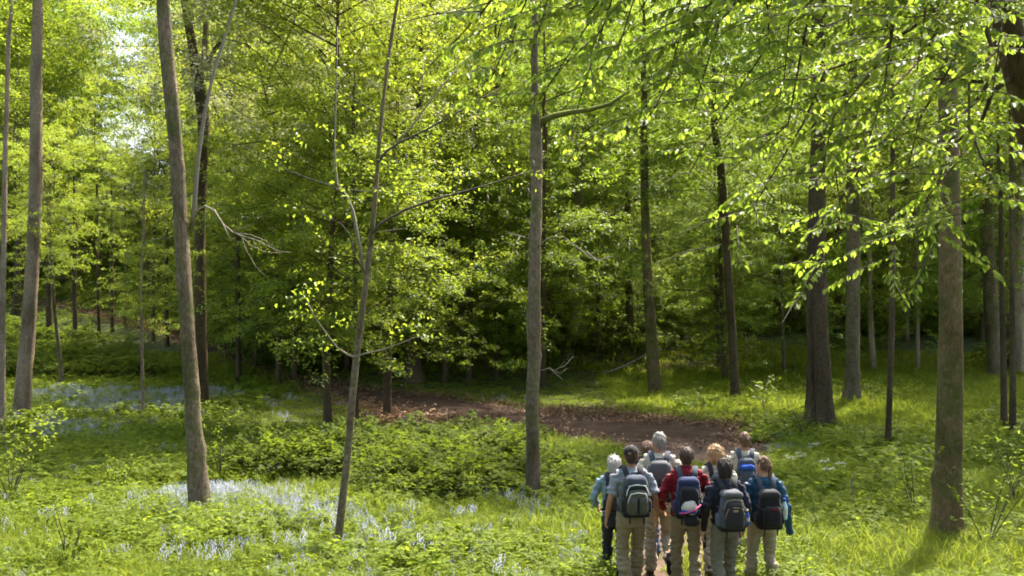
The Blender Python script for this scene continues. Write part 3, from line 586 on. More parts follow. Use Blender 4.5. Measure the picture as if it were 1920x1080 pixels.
# young growth under the trees of the slope
n = 210; Y = 51 + 40 * rng.random(n); X = (rng.random(n) * 2 - 1) * Y * .56; k = ~on_path(X, Y) & ~((X > 10) & (Y < 58)) & ~(X < -9 - .0 * Y) | ((X < -9) & (Y > 72)); X, Y = X[k], Y[k]
scatter('understorey', 'waist-high to head-high young growth under the slope trees', 'undergrowth', YOUNG[2][0], X, Y, gz(X, Y) - .25, upright(rng, len(X), .08), .22 + .3 * rng.random(len(X)))
# the wood behind the viewer: unseen beeches added to cut skylight from there
for i, (x, y, ci, cs) in enumerate([(-7, -4, 3, 1.1), (-2.5, -9, 1, 1.2), (4, -7, 3, 1.15), (9, -3, 1, 1.1), (-12, -10, 0, 1.3), (0, -17, 3, 1.4), (8, -15, 1, 1.4), (15, -8, 3, 1.3), (-18, -3, 3, 1.3), (-8, -20, 1, 1.4)]):
    e = empty('beech_tree', (x, y, gz1(x, y))); tag(e, 'unseen beech added behind the viewer to cut the skylight', 'tree', 'unseen beeches added behind the viewer'); rnd = random.Random(i)
    trunk_geo([(0, 0, -.2), (0, 0, 0), (.1, .1, 5), (0, .2, 11), (.1, .1, 15 * cs)], [.2, .2, .16, .11, .03], 10, 1.4, 900 + i).obj('trunk', M_BARK, e)
    for me, nm in zip(ALLC[ci], ('crown', 'branches')):
        k = mobj(nm, me, e); k.scale = (cs,) * 3; k.rotation_euler = (0, 0, rnd.random() * 6.28)
        if nm == 'branches': k['kind'] = 'stuff'

# ------------------------------------------------------------------ small plant meshes for the strewn cover
def join_lm(parts, name):
    """parts: list of (V, T, material) -> one mesh"""
    V = []; T = []; MI = []; mats = []; b = 0
    for v, t, m in parts:
        if m not in mats: mats.append(m)
        V.append(v); T.append(t + b); MI += [mats.index(m)] * len(t); b += len(v)
    return np_mesh(name, np.concatenate(V), np.concatenate(T), mats, mi=MI)
def blades(rng, n, h, w, spread=.12, bend=.5):
    V = []; T = []
    for i in range(n):
        a = rng.random() * 6.28; r = spread * math.sqrt(rng.random()); o = np.array([r * math.cos(a), r * math.sin(a), 0]); a2 = rng.random() * 6.28
        d = np.array([math.cos(a2), math.sin(a2), 0]); s = np.array([-d[1], d[0], 0]); hh = h * (.55 + .6 * rng.random()); be = bend * (.3 + rng.random()) * hh; ww = w * (.7 + .6 * rng.random())
        p1 = o + d * be * .3 + [0, 0, hh * .55]; p2 = o + d * be + [0, 0, hh * (1 - .25 * bend)]; b = len(V)
        V += [o - s * ww * .5, o + s * ww * .5, p1 - s * ww * .45, p1 + s * ww * .45, p2]; T += [(b, b + 1, b + 3), (b, b + 3, b + 2), (b + 2, b + 3, b + 4)]
    return np.array(V), np.array(T)
def stem_tris(P, w):
    V = []; T = []
    for i in range(len(P) - 1):
        a, c = np.array(P[i]), np.array(P[i + 1]); b = len(V); s = np.array([w, 0, 0]); u = np.array([0, w, 0])
        V += [a - s, a + s, c, a - u, a + u]; T += [(b, b + 1, b + 2), (b + 3, b + 4, b + 2)]
    return np.array(V), np.array(T)
def herb(rng, h, leaf, tiers, per, ratio=.5, sp=.10, stems=2):
    P, D, N, S = [], [], [], []; st = []
    for q in range(stems):
        o = np.array([rng.normal(0, sp), rng.normal(0, sp), 0]); le = rng.normal(0, .12, 2); H = h * (.7 + .5 * rng.random())
        st.append(stem_tris([o, o + [le[0] * H, le[1] * H, H]], .004))
        for k in range(tiers):
            t = .3 + .7 * (k + .5) / tiers; a0 = rng.random() * 6.28
            for j in range(per):
                a = a0 + 6.28 * j / per + rng.normal(0, .2); P.append(o + [le[0] * H * t, le[1] * H * t, H * t]); dd = np.array([math.cos(a), math.sin(a), .15 - .5 * rng.random()]); D.append(dd)
                N.append([-.3 * dd[0] + rng.normal(0, .25), -.3 * dd[1] + rng.normal(0, .25), 1]); S.append(leaf * (.6 + .7 * rng.random()) * (1.1 - .4 * t))
    V, T = leaf_geo(np.array(P), np.array(D), np.array(N), np.array(S), ratio=ratio); return [(V, T, M_HERB)] + [(v, t, M_HERB) for v, t in st]
def bramble(rng, n_arch=5, L=1.1, leaf=.085, mat=None):
    mat = mat or M_BRAM; out = []; P, D, N, S = [], [], [], []
    for i in range(n_arch):
        a = rng.random() * 6.28; l = L * (.6 + .6 * rng.random()); up = .5 + .5 * rng.random(); pts = []
        for t in np.linspace(0, 1, 7): pts.append(np.array([math.cos(a) * l * t, math.sin(a) * l * t, l * up * (1.5 * t - 1.35 * t * t) + .03]))
        out.append((*stem_tris(pts, .005), M_TWIG))
        for k in range(15):
            t = .15 + .85 * rng.random(); x = t * 6; j = min(5, int(x)); o = pts[j] * (1 - x + j) + pts[j + 1] * (x - j)
            for q in range(3):
                b = rng.random() * 6.28; P.append(o + rng.normal(0, .03, 3)); D.append([math.cos(b), math.sin(b), rng.normal(-.1, .25)]); N.append([rng.normal(0, .35), rng.normal(0, .35), 1]); S.append(leaf * (.6 + .7 * rng.random()))
    V, T = leaf_geo(np.array(P), np.array(D), np.array(N), np.array(S), ratio=.68); return out + [(V, T, mat)]
def bells(rng, n=13):
    out = [(*blades(rng, 12, .26, .014, .12, .9), M_GRASS)]; V, T = [], []
    for i in range(n):
        o = np.array([rng.normal(0, .16), rng.normal(0, .16), 0]); H = .27 + .13 * rng.random(); a = rng.random() * 6.28; out.append((*stem_tris([o, o + [0, 0, H * .8], o + [.06 * math.cos(a), .06 * math.sin(a), H]], .003), M_GRASS))
        for k in range(7):
            t = .55 + .45 * k / 6; c = o + np.array([.06 * math.cos(a) * max(0, t - .6) * 2.5, .06 * math.sin(a) * max(0, t - .6) * 2.5, H * t]); b2 = rng.random() * 6.28; c = c + [.016 * math.cos(b2), .016 * math.sin(b2), 0]; b = len(V)
            r = .0075; V += [c + [0, 0, .012], c + [r, 0, -.014], c + [-r * .5, r * .9, -.014], c + [-r * .5, -r * .9, -.014]]; T += [(b, b + 1, b + 2), (b, b + 2, b + 3), (b, b + 3, b + 1)]
    return out + [(np.array(V), np.array(T), M_BELL)]
rg = np.random.default_rng(77)
G_LONG = [join_lm([(*blades(rg, 26, .36, .010, .16, .8), M_GRASS)], 'grass_tuft') for _ in range(2)]
G_SHORT = join_lm([(*blades(rg, 34, .17, .012, .24, .7), M_GRASS)], 'grass_tuft')
HERBS = [join_lm(herb(rg, .30, .10, 4, 4, .5), 'herb'), join_lm(herb(rg, .42, .09, 6, 3, .42, .12, 3), 'herb'), join_lm(herb(rg, .20, .085, 3, 5, .75, .12, 3), 'herb')]
BRAMS = [join_lm(bramble(rg, 6, 1.0, .09), 'bramble'), join_lm(bramble(rg, 7, .8, .08), 'bramble')]
BELLS = join_lm(bells(rg), 'bluebell'); 
def dead_patch(rng, n=26, r=.35):
    P = np.stack([rng.normal(0, r, n), rng.normal(0, r, n), .012 + .025 * rng.random(n)], -1); D = rng.normal(0, 1, (n, 3)); D[:, 2] *= .3; N = np.stack([rng.normal(0, .4, n), rng.normal(0, .4, n), np.ones(n)], -1)
    return [(*leaf_geo(P, D, N, .07 + .05 * rng.random(n), ratio=.65, fold=.5), M_DEAD)]
DEADP = join_lm(dead_patch(rg), 'dead_leaf')

def zone(poly_px): return [tuple(gpix(*p).xy) for p in poly_px]
Z_BRAM = zone([(435, 895), (470, 878), (560, 862), (700, 855), (800, 850), (930, 852), (972, 872), (965, 905), (900, 938), (760, 945), (690, 900), (560, 888)])
Z_BELL = [zone(q) for q in ([(300, 950), (380, 938), (470, 940), (560, 960), (640, 985), (600, 1010), (480, 1000), (340, 985)], [(50, 742), (130, 733), (330, 740), (430, 735), (430, 750), (330, 775), (180, 780), (60, 765)], [(60, 812), (130, 800), (240, 808), (220, 830), (90, 835)], [(520, 862), (600, 845), (660, 852), (640, 872), (560, 880)], [(1370, 838), (1450, 832), (1480, 850), (1420, 865)], [(0, 905), (120, 890), (180, 905), (60, 930)], [(470, 1010), (640, 1000), (800, 1040), (700, 1075), (540, 1060)])]
Z_LITTER = zone([(690, 755), (780, 770), (850, 790), (800, 812), (720, 808), (680, 780)])
Z_LITTER2 = zone([(1000, 762), (1200, 772), (1400, 795), (1420, 812), (1290, 800), (1100, 790), (960, 775)])
def cloud(rng, x0, x1, y0, y1, n):
    """random points, more of them near the viewer"""
    y = y0 + (y1 - y0) * rng.random(n) ** 1.25; x = (rng.random(n) * 2 - 1) * (y * .56 + 1.5); k = (x > x0) & (x < x1); return x[k], y[k]
def patchy(x, y, f=.7, s=0.): return (np.sin(x * f + s + 1.3 * np.sin(y * f * .8)) * np.cos(y * f * 1.1 - s) + .5 * np.sin(x * f * 2.3 - y * f * 1.7 + s)) / 1.5
rng = np.random.default_rng(5)
def put(name, label, cat, me, x, y, sc, tilt=.15, dz=-.01): scatter(name, label, cat, me, x, y, gz(x, y) + dz, upright(rng, len(x), tilt), sc)
foot_mid = lambda x, y: np.abs(x - np.interp(y, [q[1] for q in FOOT_C], [q[0] for q in FOOT_C])) < .20
# long grass and herbs of the sunlit glade
for i in range(2):
    x, y = cloud(rng, -20, 20, 9.5, 27, 13000); k = ~on_path(x, y) & ~inpoly(Z_BRAM, x, y); x, y = x[k], y[k]
    put('long_grass', ['tall bright grass of the sunlit glade', 'tufts of long grass among the glade herbs'][i], 'grass', G_LONG[i], x, y, (.6 + .6 * rng.random(len(x))) * (.9 + .35 * patchy(x, y, .45, i)), .2)
x, y = cloud(rng, -20, 20, 9.5, 30, 1500); k = foot_mid(x, y) & (y < 22); x, y = x[k], y[k]
for i, (me, n, s0, lab) in enumerate(((HERBS[0], 15000, .7, 'leafy herbs with broad pointed leaves covering the glade'), (HERBS[1], 9000, .7, 'taller narrow-leaved herbs of the glade'), (HERBS[2], 12000, .7, 'low round-leaved herbs of the glade'))):
    x, y = cloud(rng, -22, 22, 9.5, 30, n); k = ~on_path(x, y) & ~inpoly(Z_BRAM, x, y) & (patchy(x, y, .8, i * 2.) + .3 * rng.normal(0, 1, len(x)) > (-.35, .0, -.1)[i]); x, y = x[k], y[k]
    put('glade_herbs', lab, 'herbs', me, x, y, (s0 + .6 * rng.random(len(x))) * (.85 + .45 * patchy(x, y, .55, 3 + i)), .2)
# shorter grass of the shaded level ground and the verges
x, y = cloud(rng, -40, 40, 20, 52, 30000); k = ~on_path(x, y); x, y = x[k], y[k]
put('short_grass', 'short grass of the shaded level ground and verges', 'grass', G_SHORT, x, y, (.8 + .7 * rng.random(len(x))) * np.where((x > -15) & (x < 4) & (y > 27) & (y < 47), .5, 1 + .3 * (y > 36)), .15)
x = rng.uniform(1.2, 5.5, 5000); y = rng.uniform(9, 24, 5000); fx = np.interp(y, [q[1] for q in FOOT_C], [q[0] for q in FOOT_C]); fw = np.interp(y, [q[1] for q in FOOT_C], [q[2] for q in FOOT_C]); dd = np.abs(x - fx)
k = ((dd < .22) & (rng.random(5000) < .8)) | ((dd > fw - .22) & (dd < fw + .1)); x, y = x[k], y[k]
put('verge_grass', 'short grass along the middle and edges of the footpath', 'grass', G_SHORT, x, y, .45 + .4 * rng.random(len(x)), .2, .02)
# shade herbs between glade and track and on the right
x, y = cloud(rng, -40, 40, 19, 48, 7000); k = ~on_path(x, y) & ~((x > -9) & (x < 6) & (y > 26)) & ~inpoly(Z_BRAM, x, y) & ((patchy(x, y, .35, 1.) > .1) | (x < -6)); x, y = x[k], y[k]
put('shade_herbs', 'dark leafy herbs in the shade before the track', 'herbs', HERBS[2], x, y, 1.0 + .9 * rng.random(len(x)))
# bluebells in drifts
X, Y = [], []
for i, q in enumerate(Z_BELL):
    qx = [p[0] for p in q]; qy = [p[1] for p in q]; a = (max(qx) - min(qx)) * (max(qy) - min(qy)); n = int(min(4500, a * (85 if i == 0 else 12 if i == 6 else 13)))
    x = rng.uniform(min(qx) - .5, max(qx) + .5, n); y = rng.uniform(min(qy) - .5, max(qy) + .5, n); k = inpoly(q, x + rng.normal(0, .35, n), y + rng.normal(0, .35, n)) & (patchy(x, y, 1.3, i) > -.5); X.append(x[k]); Y.append(y[k])
x, y = cloud(rng, -22, 1, 12, 40, 450); X.append(x); Y.append(y)
x = np.concatenate(X); y = np.concatenate(Y); k = ~on_path(x, y); x, y = x[k], y[k]
put('bluebells', 'drifts of pale bluebells in the grass', 'flowers', BELLS, x, y, .72 + .35 * rng.random(len(x)))
# brambles: the mound over the ditch, and the undergrowth of the slope
for i in range(2):
    qx = [p[0] for p in Z_BRAM]; qy = [p[1] for p in Z_BRAM]; n = 900
    x = rng.uniform(min(qx), max(qx), n); y = rng.uniform(min(qy), max(qy), n); k = inpoly(Z_BRAM, x, y); x, y = x[k], y[k]
    put('bramble_thicket', ['dense dark bramble thicket over the ditch', 'outer arching shoots of the bramble thicket over the ditch'][i], 'brambles', BRAMS[i], x, y, (.8 + .55 * rng.random(len(x))) * (1. - .25 * i), .2, .15 * (i + .3))
    y = 46.5 + 34 * rng.random(2300) ** 1.4; x = (rng.random(2300) * 2 - 1) * y * .6; k = ~on_path(x, y) & ~((x < -8) & (on_path(x, y + 1.2) | on_path(x, y + 2.6) | on_path(x, y + 4.) | on_path(x, y + 5.5))) & ((x < -9) | (x > 20) | (y > 49)) & ~((x > 9) & (y < 56) & (patchy(x, y, .3) > -.2)); x, y = x[k], y[k]
    put('slope_undergrowth', ['dark low undergrowth covering the slope', 'bushy shoots in the undergrowth of the slope'][i], 'undergrowth', BRAMS[i], x, y, 1.0 + 1.0 * rng.random(len(x)), .2, -.02)
# low leafy shrubs closing the wood on the crest
x = []; 
yy = rng.uniform(78, 122, 420); xx = (rng.random(420) * 2 - 1) * yy * .6
put('crest_scrub', 'low leafy scrub under the trees on the crest', 'scrub', BRAMS[0], xx, yy, 3.2 + 2.5 * rng.random(420), .2)
# fallen leaves
X, Y = [], []
for q, n in ((Z_LITTER, 260), (Z_LITTER2, 240)):
    qx = [p[0] for p in q]; qy = [p[1] for p in q]; x = rng.uniform(min(qx), max(qx), n); y = rng.uniform(min(qy), max(qy), n); k = inpoly(q, x, y); X.append(x[k]); Y.append(y[k])
for E in (TF, TN):
    for i in range(len(E) - 1):
        n = int((E[i + 1] - E[i]).length * 5); t = rng.random(n); X.append(E[i].x + (E[i + 1].x - E[i].x) * t + rng.normal(0, .4, n)); Y.append(E[i].y + (E[i + 1].y - E[i].y) * t + rng.normal(0, .4, n))
n = 500; y = rng.uniform(47, 56, n); x = rng.uniform(-3, 12, n); X.append(x); Y.append(y)
x = np.concatenate(X); y = np.concatenate(Y); put('fallen_leaves', 'brown fallen leaves along the track and the bank', 'leaf litter', DEADP, x, y, .8 + .7 * rng.random(len(x)), .08, .02)

# ------------------------------------------------------------------ leaf helpers for the near plants: up to 300 single leaves, the rest joined
ONE_LEAF = {}
def one_leaf(mat):
    if mat.name not in ONE_LEAF:
        V, T = leaf_geo(np.zeros((1, 3)), np.array([[0, 1., 0]]), np.array([[0, 0, 1.]]), np.ones(1), fine=True, fold=.35); ONE_LEAF[mat.name] = np_mesh('leaf', V, T, mat)
    return ONE_LEAF[mat.name]
def put_leaves(parent, P, D, N, S, mat, nmax=300, order=None, origin=Vector((0, 0, 0)), joined='foliage'):
    """largest in the picture first as single leaf objects, the others as one part"""
    n = len(P); D = unit(D); B = unit(np.cross(N, D)); N = np.cross(D, B); o = np.argsort(-(S / (P[:, 1] + origin.y))) if order is None else order
    for i in o[:nmax]:
        k = mobj('leaf', one_leaf(mat), parent)
        k.matrix_basis = Matrix(((-B[i][0] * S[i], D[i][0] * S[i], N[i][0] * S[i], P[i][0]), (-B[i][1] * S[i], D[i][1] * S[i], N[i][1] * S[i], P[i][1]), (-B[i][2] * S[i], D[i][2] * S[i], N[i][2] * S[i], P[i][2]), (0, 0, 0, 1)))
    r = o[nmax:]
    if len(r): V, T = leaf_geo(P[r], D[r], N[r], S[r], fine=True, fold=.35); f = mobj(joined, np_mesh(joined, V, T, mat), parent); f['kind'] = 'stuff'

# limbs and leaves of the sapling in front
e, P_, R_, b, d = T_SAP; rng = np.random.default_rng(9); LP, LD, LN, LS = [], [], [], []
def clump(c, n, r, leaf, flat=.5):
    P = c + rng.normal(0, r, (n, 3)) * [1, 1, flat]; LP.append(P); D = rng.normal(0, 1, (n, 3)); D[:, 2] -= .7; LD.append(D); LN.append(np.array([0, 0, 1.]) + rng.normal(0, .45, (n, 3))); LS.append(leaf * (.6 + .7 * rng.random(n)))
SAPL = [([(684, 520), (668, 428), (662, 395), (650, 368), (632, 345), (628, 300), (628, 250), (630, 180), (632, 110), (633, 50)], .026, M_TWIGP, .0),
    ([(698, 437), (715, 418), (760, 393), (810, 375), (860, 362), (920, 345), (960, 332), (1000, 320)], .024, M_TWIG, -.3),
    ([(708, 305), (725, 283), (750, 267), (800, 243), (850, 215), (900, 188), (938, 165)], .024, M_TWIG, .3), ([(745, 268), (770, 240), (795, 205), (830, 160), (870, 115)], .018, M_TWIGP, .2),
    ([(665, 670), (652, 665), (632, 652), (610, 622), (590, 595), (575, 562)], .018, M_TWIGP, -.3), ([(667, 668), (690, 662), (720, 655), (760, 640), (785, 630), (812, 640)], .014, M_TWIGP, -.2),
    ([(704, 210), (690, 202), (660, 185), (630, 168), (600, 150)], .015, M_TWIG, .2), ([(686, 515), (665, 480), (655, 440), (640, 420), (600, 400), (560, 385)], .014, M_TWIG, -.5), ([(698, 436), (730, 432), (760, 428)], .009, M_TWIGP, -.2), ([(862, 362), (900, 330), (935, 290), (960, 250)], .010, M_TWIG, -.4), ([(650, 368), (625, 350), (580, 335), (540, 320), (500, 290)], .012, M_TWIG, -.3), ([(655, 355), (690, 360), (715, 350), (735, 352)], .010, M_TWIGP, -.1), ([(790, 205), (792, 160), (795, 105)], .009, M_TWIGP, .2), ([(850, 370), (865, 330), (880, 300)], .007, M_TWIG, 0)]
for q, r, m, dd in SAPL:
    n = len(q); P = [pix(*p, d + dd * i / n) - b for i, p in enumerate(q)]
    g = Geo(); g.tube(P, [r * (1 - .8 * i / n) for i in range(n)], 6); g.obj('limb', m, e)
    for i in range(1, n):
        for s in range(3):
            t = rng.random(); c = np.array(P[i - 1].lerp(P[i], t))
            if rng.random() < .45 * (i / n + .25): clump(c + rng.normal(0, .12, 3), int(rng.integers(3, 8)), .09, .066, .6)
for c, n, r in (((560, 545), 26, .16), ((600, 540), 24, .14), ((545, 580), 18, .12), ((640, 600), 26, .14), ((620, 640), 16, .12), ((770, 600), 26, .18), ((800, 632), 18, .10), ((740, 620), 16, .1), ((560, 640), 10, .1), ((765, 320), 30, .13), ((750, 345), 20, .12), ((730, 310), 16, .12), ((560, 265), 18, .15), ((520, 280), 14, .14), ((780, 400), 14, .12), ((700, 130), 16, .2), ((660, 80), 16, .2), ((760, 120), 16, .2), ((900, 210), 16, .15), ((1040, 260), 18, .2), ((1070, 290), 14, .15), ((980, 320), 10, .1), ((620, 240), 12, .12), ((590, 420), 14, .2), ((630, 470), 14, .2)):
    clump(np.array(pix(*c, d + rng.normal(0, .2)) - b), int(n * .8), r, .07, .55)
put_leaves(e, np.concatenate(LP), np.concatenate(LD), np.concatenate(LN), np.concatenate(LS), M_YELLOW, 300, origin=b)
# hanging brown catkin-like husks on the sapling's long limb
for px, py in ((914, 365), (955, 345), (950, 395), (935, 368), (990, 352), (760, 288), (826, 258), (885, 240), (968, 470), (1000, 300)):
    p = pix(px, py, d - .1) - b; g = Geo(); g.tube([p, p + Vector((.01, 0, -.06)), p + Vector((0, .01, -.14))], [.006, .014, .005], 5); g.obj('seed_husk', M_DEADWOOD, e)

# ------------------------------------------------------------------ the near beech hanging into the view from the upper right
nb = Vector((5.0, 8.2, gz1(5.0, 8.2))); NB = empty('overhanging_beech', nb); tag(NB, 'near beech at the upper right corner, its leafy boughs hanging across the view', 'tree')
tp = [Vector((0, 0, -.2)), Vector((0, 0, 0)), Vector((-.25, 0, 2.0)), Vector((-.55, -.05, 3.6)), Vector((-.98, -.1, 5.3)), Vector((-1.2, -.1, 6.2)), Vector((-1.9, 0, 9)), Vector((-2.3, .3, 13)), Vector((-2.4, .4, 16))]
trunk_geo(tp, [.2, .2, .16, .14, .115, .105, .095, .07, .03], 14, 1.4, 801).obj('trunk', M_BARKD, NB)
def tpt(z): zs = [p.z for p in tp]; return Vector([np.interp(z, zs, [p[k] for p in tp]) for k in range(3)])
rng = np.random.default_rng(21); LP, LD, LN, LS = [], [], [], []
BOUGHS = [((900, 30), 5.6, 8.6), ((1000, 90), 5.9, 8.4), ((1080, 210), 6.6, 7.8), ((1160, 90), 6.2, 8.0), ((1230, 200), 6.6, 7.4), ((1300, 210), 6.2, 7.2), ((1060, 20), 7.4, 9), ((920, 150), 6.9, 8.4), ((860, 70), 6.2, 8.2), ((1010, 190), 6.7, 8), ((1190, 250), 7.2, 7.2), ((1260, 120), 6.4, 7.8), ((1345, 468), 7.6, 5.9), ((1400, 300), 7.1, 6.6), ((1470, 150), 6.3, 7), ((1500, 560), 8.1, 5.3), ((1580, 420), 7.6, 5.9), ((1630, 260), 6.6, 6.4), ((1660, 530), 8.0, 5.0), ((1720, 130), 6.2, 6.4), ((1760, 470), 7.0, 5.2), ((1840, 400), 6.6, 5.6), ((1100, 30), 5.8, 8.4), ((1340, 20), 5.8, 8), ((1590, 50), 5.6, 7.2), ((1290, 330), 7.8, 6.8), ((960, 110), 7.4, 8.6), ((1700, 330), 7.6, 5.8), ((1860, 180), 6.2, 6.2), ((1430, 60), 7.6, 8), ((1120, 140), 7.9, 8.2), ((1800, 60), 7.2, 6.8), ((1540, 330), 6.6, 6.4)]
for i, (t, dd, zs) in enumerate(BOUGHS):
    A = tpt(zs); Bp = pix(*t, dd) - nb; L = (Bp - A).length; pts = []
    for s in np.linspace(0, 1, 9):
        q = A.lerp(Bp, s) + Vector((0, 0, .13 * L * math.sin(s * math.pi) * (1 if s > .5 else .8))) + Vector(rng.normal(0, .085, 3)) * (1 if 0 < s < 1 else 0); pts.append(q)
    g = Geo(); g.tube(pts, [.004 + .022 * (1 - s) ** 1.3 for s in np.linspace(0, 1, 9)], 7); bo = g.obj('bough', M_BARKD, NB); tw = Geo(); Pn = [np.array(p) for p in pts]
    ns = int(6 + L * 5.2)
    for j in range(ns):
        s = .33 + .67 * (j + rng.random()) / ns; x = s * 8; k = min(7, int(x)); O = Pn[k] * (1 - x + k) + Pn[k + 1] * (x - k); ax = unit(Pn[k + 1] - Pn[k]); sd = 1 if j % 2 else -1
        h = np.array([ax[0], ax[1], 0]); an = sd * (.5 + .6 * rng.random()); dv = np.array([h[0] * math.cos(an) - h[1] * math.sin(an), h[0] * math.sin(an) + h[1] * math.cos(an), -.12 + rng.normal(0, .12)]); dv = unit(dv); l = (.45 + .5 * rng.random()) * (1.1 - .4 * s)
        E = O + dv * l; E[2] -= .10 * l; Mm = O + dv * l * .5; tw.tube([O, Mm, E], [.005, .004, .002], 4, False)
        n = int(16 + 26 * l); tt = np.sort(rng.random(n)); si = np.where(np.arange(n) % 2, 1, -1); sv = np.array([-dv[1], dv[0], 0]); P = O + dv * (tt * l)[:, None] + sv * (si * .035 * rng.random(n))[:, None]; P[:, 2] -= .10 * l * tt * tt
        Dl = dv * .55 + sv * (si * .75)[:, None] + rng.normal(0, .3, (n, 3)); Dl[:, 2] -= .35 + .7 * rng.random(n); Nl = np.array([0, 0, 1.]) + sv * (si * .4)[:, None] + rng.normal(0, .4, (n, 3))
        LP.append(P); LD.append(Dl); LN.append(Nl); LS.append(.056 * (.65 + .6 * rng.random(n)))
    tw.obj('twigs', M_TWIG, bo)['kind'] = 'stuff'
LP, LD, LN, LS = (np.concatenate(q) for q in (LP, LD, LN, LS))
U = 960 + F * (LP[:, 0] + nb.x) / (LP[:, 1] + nb.y); W = 540 - F * (LP[:, 2] + nb.z - CZ) / (LP[:, 1] + nb.y)
k = ~((U < 830) | ((U < 1330) & (W > 200 + (U - 850) * .22)) | (W > 575)); LP, LD, LN, LS, U, W = (q[k] for q in (LP, LD, LN, LS, U, W))
inv = (U > 0) & (U < 1920) & (W > 0) & (W < 1080); o = np.argsort(-(LS / (LP[:, 1] + nb.y)) * inv)
put_leaves(NB, LP, LD, LN, LS, M_NEAR, 300, order=o, origin=nb)

# ------------------------------------------------------------------ single shrubs, flowers and dead wood
def shrub(name, label, px, py, hpx, stems, leafn, leaf, mat, seed, spread=.35, cat='shrub', up=.8):
    b = gpix(px, py); rng = np.random.default_rng(seed); e = empty(name, b); tag(e, label, cat); H = hpx / F * b.y; P, D, N, S = [], [], [], []
    for i in range(stems):
        a = rng.random() * 6.28; l = H * (.65 + .4 * rng.random()); pts = [np.array([math.cos(a) * spread * H * t ** 1.3 + rng.normal(0, .02) * t, math.sin(a) * spread * H * t ** 1.3, l * t]) for t in np.linspace(0, 1, 6)]
        g = Geo(); g.tube(pts, [.009 * (1 - .8 * t) + .002 for t in np.linspace(0, 1, 6)], 5); g.obj('stem', M_TWIG, e)
        n = leafn // stems
        for j in range(n // 5):
            t = .3 + .7 * rng.random(); x = t * 5; k = min(4, int(x)); O = pts[k] * (1 - x + k) + pts[k + 1] * (x - k); b2 = rng.random() * 6.28; dv = np.array([math.cos(b2), math.sin(b2), .1 + .4 * rng.random()]); l2 = H * .22 * (.5 + rng.random())
            for q in range(5):
                P.append(O + dv * l2 * (q + 1) / 5 + rng.normal(0, .015, 3)); D.append(dv + rng.normal(0, .6, 3) + [0, 0, -.2]); N.append([rng.normal(0, .4), rng.normal(0, .4), 1]); S.append(leaf * (.6 + .7 * rng.random()))
    V, T = leaf_geo(*(np.array(q) for q in (P, D, N, S)), fine=True); f = mobj('foliage', np_mesh('foliage', V, T, mat), e); f['kind'] = 'stuff'; return e
for i, a in enumerate([
    ('young_shrub', 'thin leafy shrub left of the thick right-hand trunk', 1715, 985, 155, 4, 150, .075, M_HERB), ('young_shrub', 'loose leafy shrub right of the thick trunk, its twigs reaching the edge', 1850, 1040, 270, 5, 260, .075, M_HERB),
    ('young_shrub', 'leafy shrub at the right edge below the twin stems', 1905, 960, 200, 4, 190, .075, M_HERB), ('young_shrub', 'bushy green shrub at the left edge in front of the pale trunk', 20, 950, 190, 6, 420, .085, M_HERB),
    ('young_shrub', 'upright shoot with small leaves right of the bluebell trunk', 412, 905, 130, 3, 130, .06, M_HERB), ('young_shrub', 'pair of leafy shoots above the brambles, left one', 470, 850, 90, 3, 120, .06, M_HERB), ('young_shrub', 'leafy shoots standing above the brambles, right one', 512, 862, 105, 4, 150, .06, M_HERB),
    ('young_shrub', 'low bush with pale leaves left of the bluebell trunk', 220, 935, 75, 6, 240, .08, M_HERB), ('young_shrub', 'thin weedy stem with dark leaves in the lower left corner', 130, 1085, 150, 4, 160, .08, M_BRAM), ('young_shrub', 'low dark bush in the grass before the massive trunk', 1510, 830, 70, 6, 200, .09, M_BRAM),
    ('young_shrub', 'low sprawling bush at the foot of the dark straight trunk', 1430, 770, 60, 6, 200, .10, M_BEECH2), ('young_shrub', 'leafy shoot beside the bleached stick', 1640, 930, 60, 4, 110, .07, M_HERB), ('young_shrub', 'small light bush at the brambles edge beside the grey-brown trunk', 890, 950, 60, 5, 160, .07, M_HERB), ('young_shrub', 'nettle-like shoots at the bottom of the view under the sapling', 760, 1090, 70, 5, 150, .08, M_HERB)]):
    shrub(*a, seed=300 + i, spread=.4 if a[5] > 4 else .25)
def parsley(label, px, py, hpx, seed):
    b = gpix(px, py); rng = np.random.default_rng(seed); e = empty('cow_parsley', b); tag(e, label, 'wildflower', 'white flowers beside the walkers'); H = hpx / F * b.y
    top = np.array([rng.normal(0, .04), 0, H]); g = Geo(); g.tube([(0, 0, 0), top * .6, top], [.008, .006, .004], 5); P = []
    for k in range(7):
        a = 6.28 * k / 7; q = top + np.array([math.cos(a) * .09, math.sin(a) * .09, rng.uniform(-.02, .06)]); g.tube([top * .85, q], [.003, .002], 4); n = 16; P.append(q + rng.normal(0, .022, (n, 3)) * [1, 1, .4])
    g.obj('stem', M_HERB, e); P = np.concatenate(P); n = len(P); V, T = leaf_geo(P, rng.normal(0, 1, (n, 3)) * [1, 1, .2], np.tile([0, 0, 1.], (n, 1)) + rng.normal(0, .3, (n, 3)), np.full(n, .017), ratio=.9); mobj('blossom', np_mesh('blossom', V, T, M_WHITE), e)
    n = 30; P = np.stack([rng.normal(0, .12, n), rng.normal(0, .12, n), H * rng.uniform(.15, .7, n)], -1); V, T = leaf_geo(P, rng.normal(0, 1, (n, 3)), np.tile([0, 0, 1.], (n, 1)) + rng.normal(0, .4, (n, 3)), np.full(n, .1), ratio=.45); f = mobj('foliage', np_mesh('foliage', V, T, M_HERB), e); f['kind'] = 'stuff'
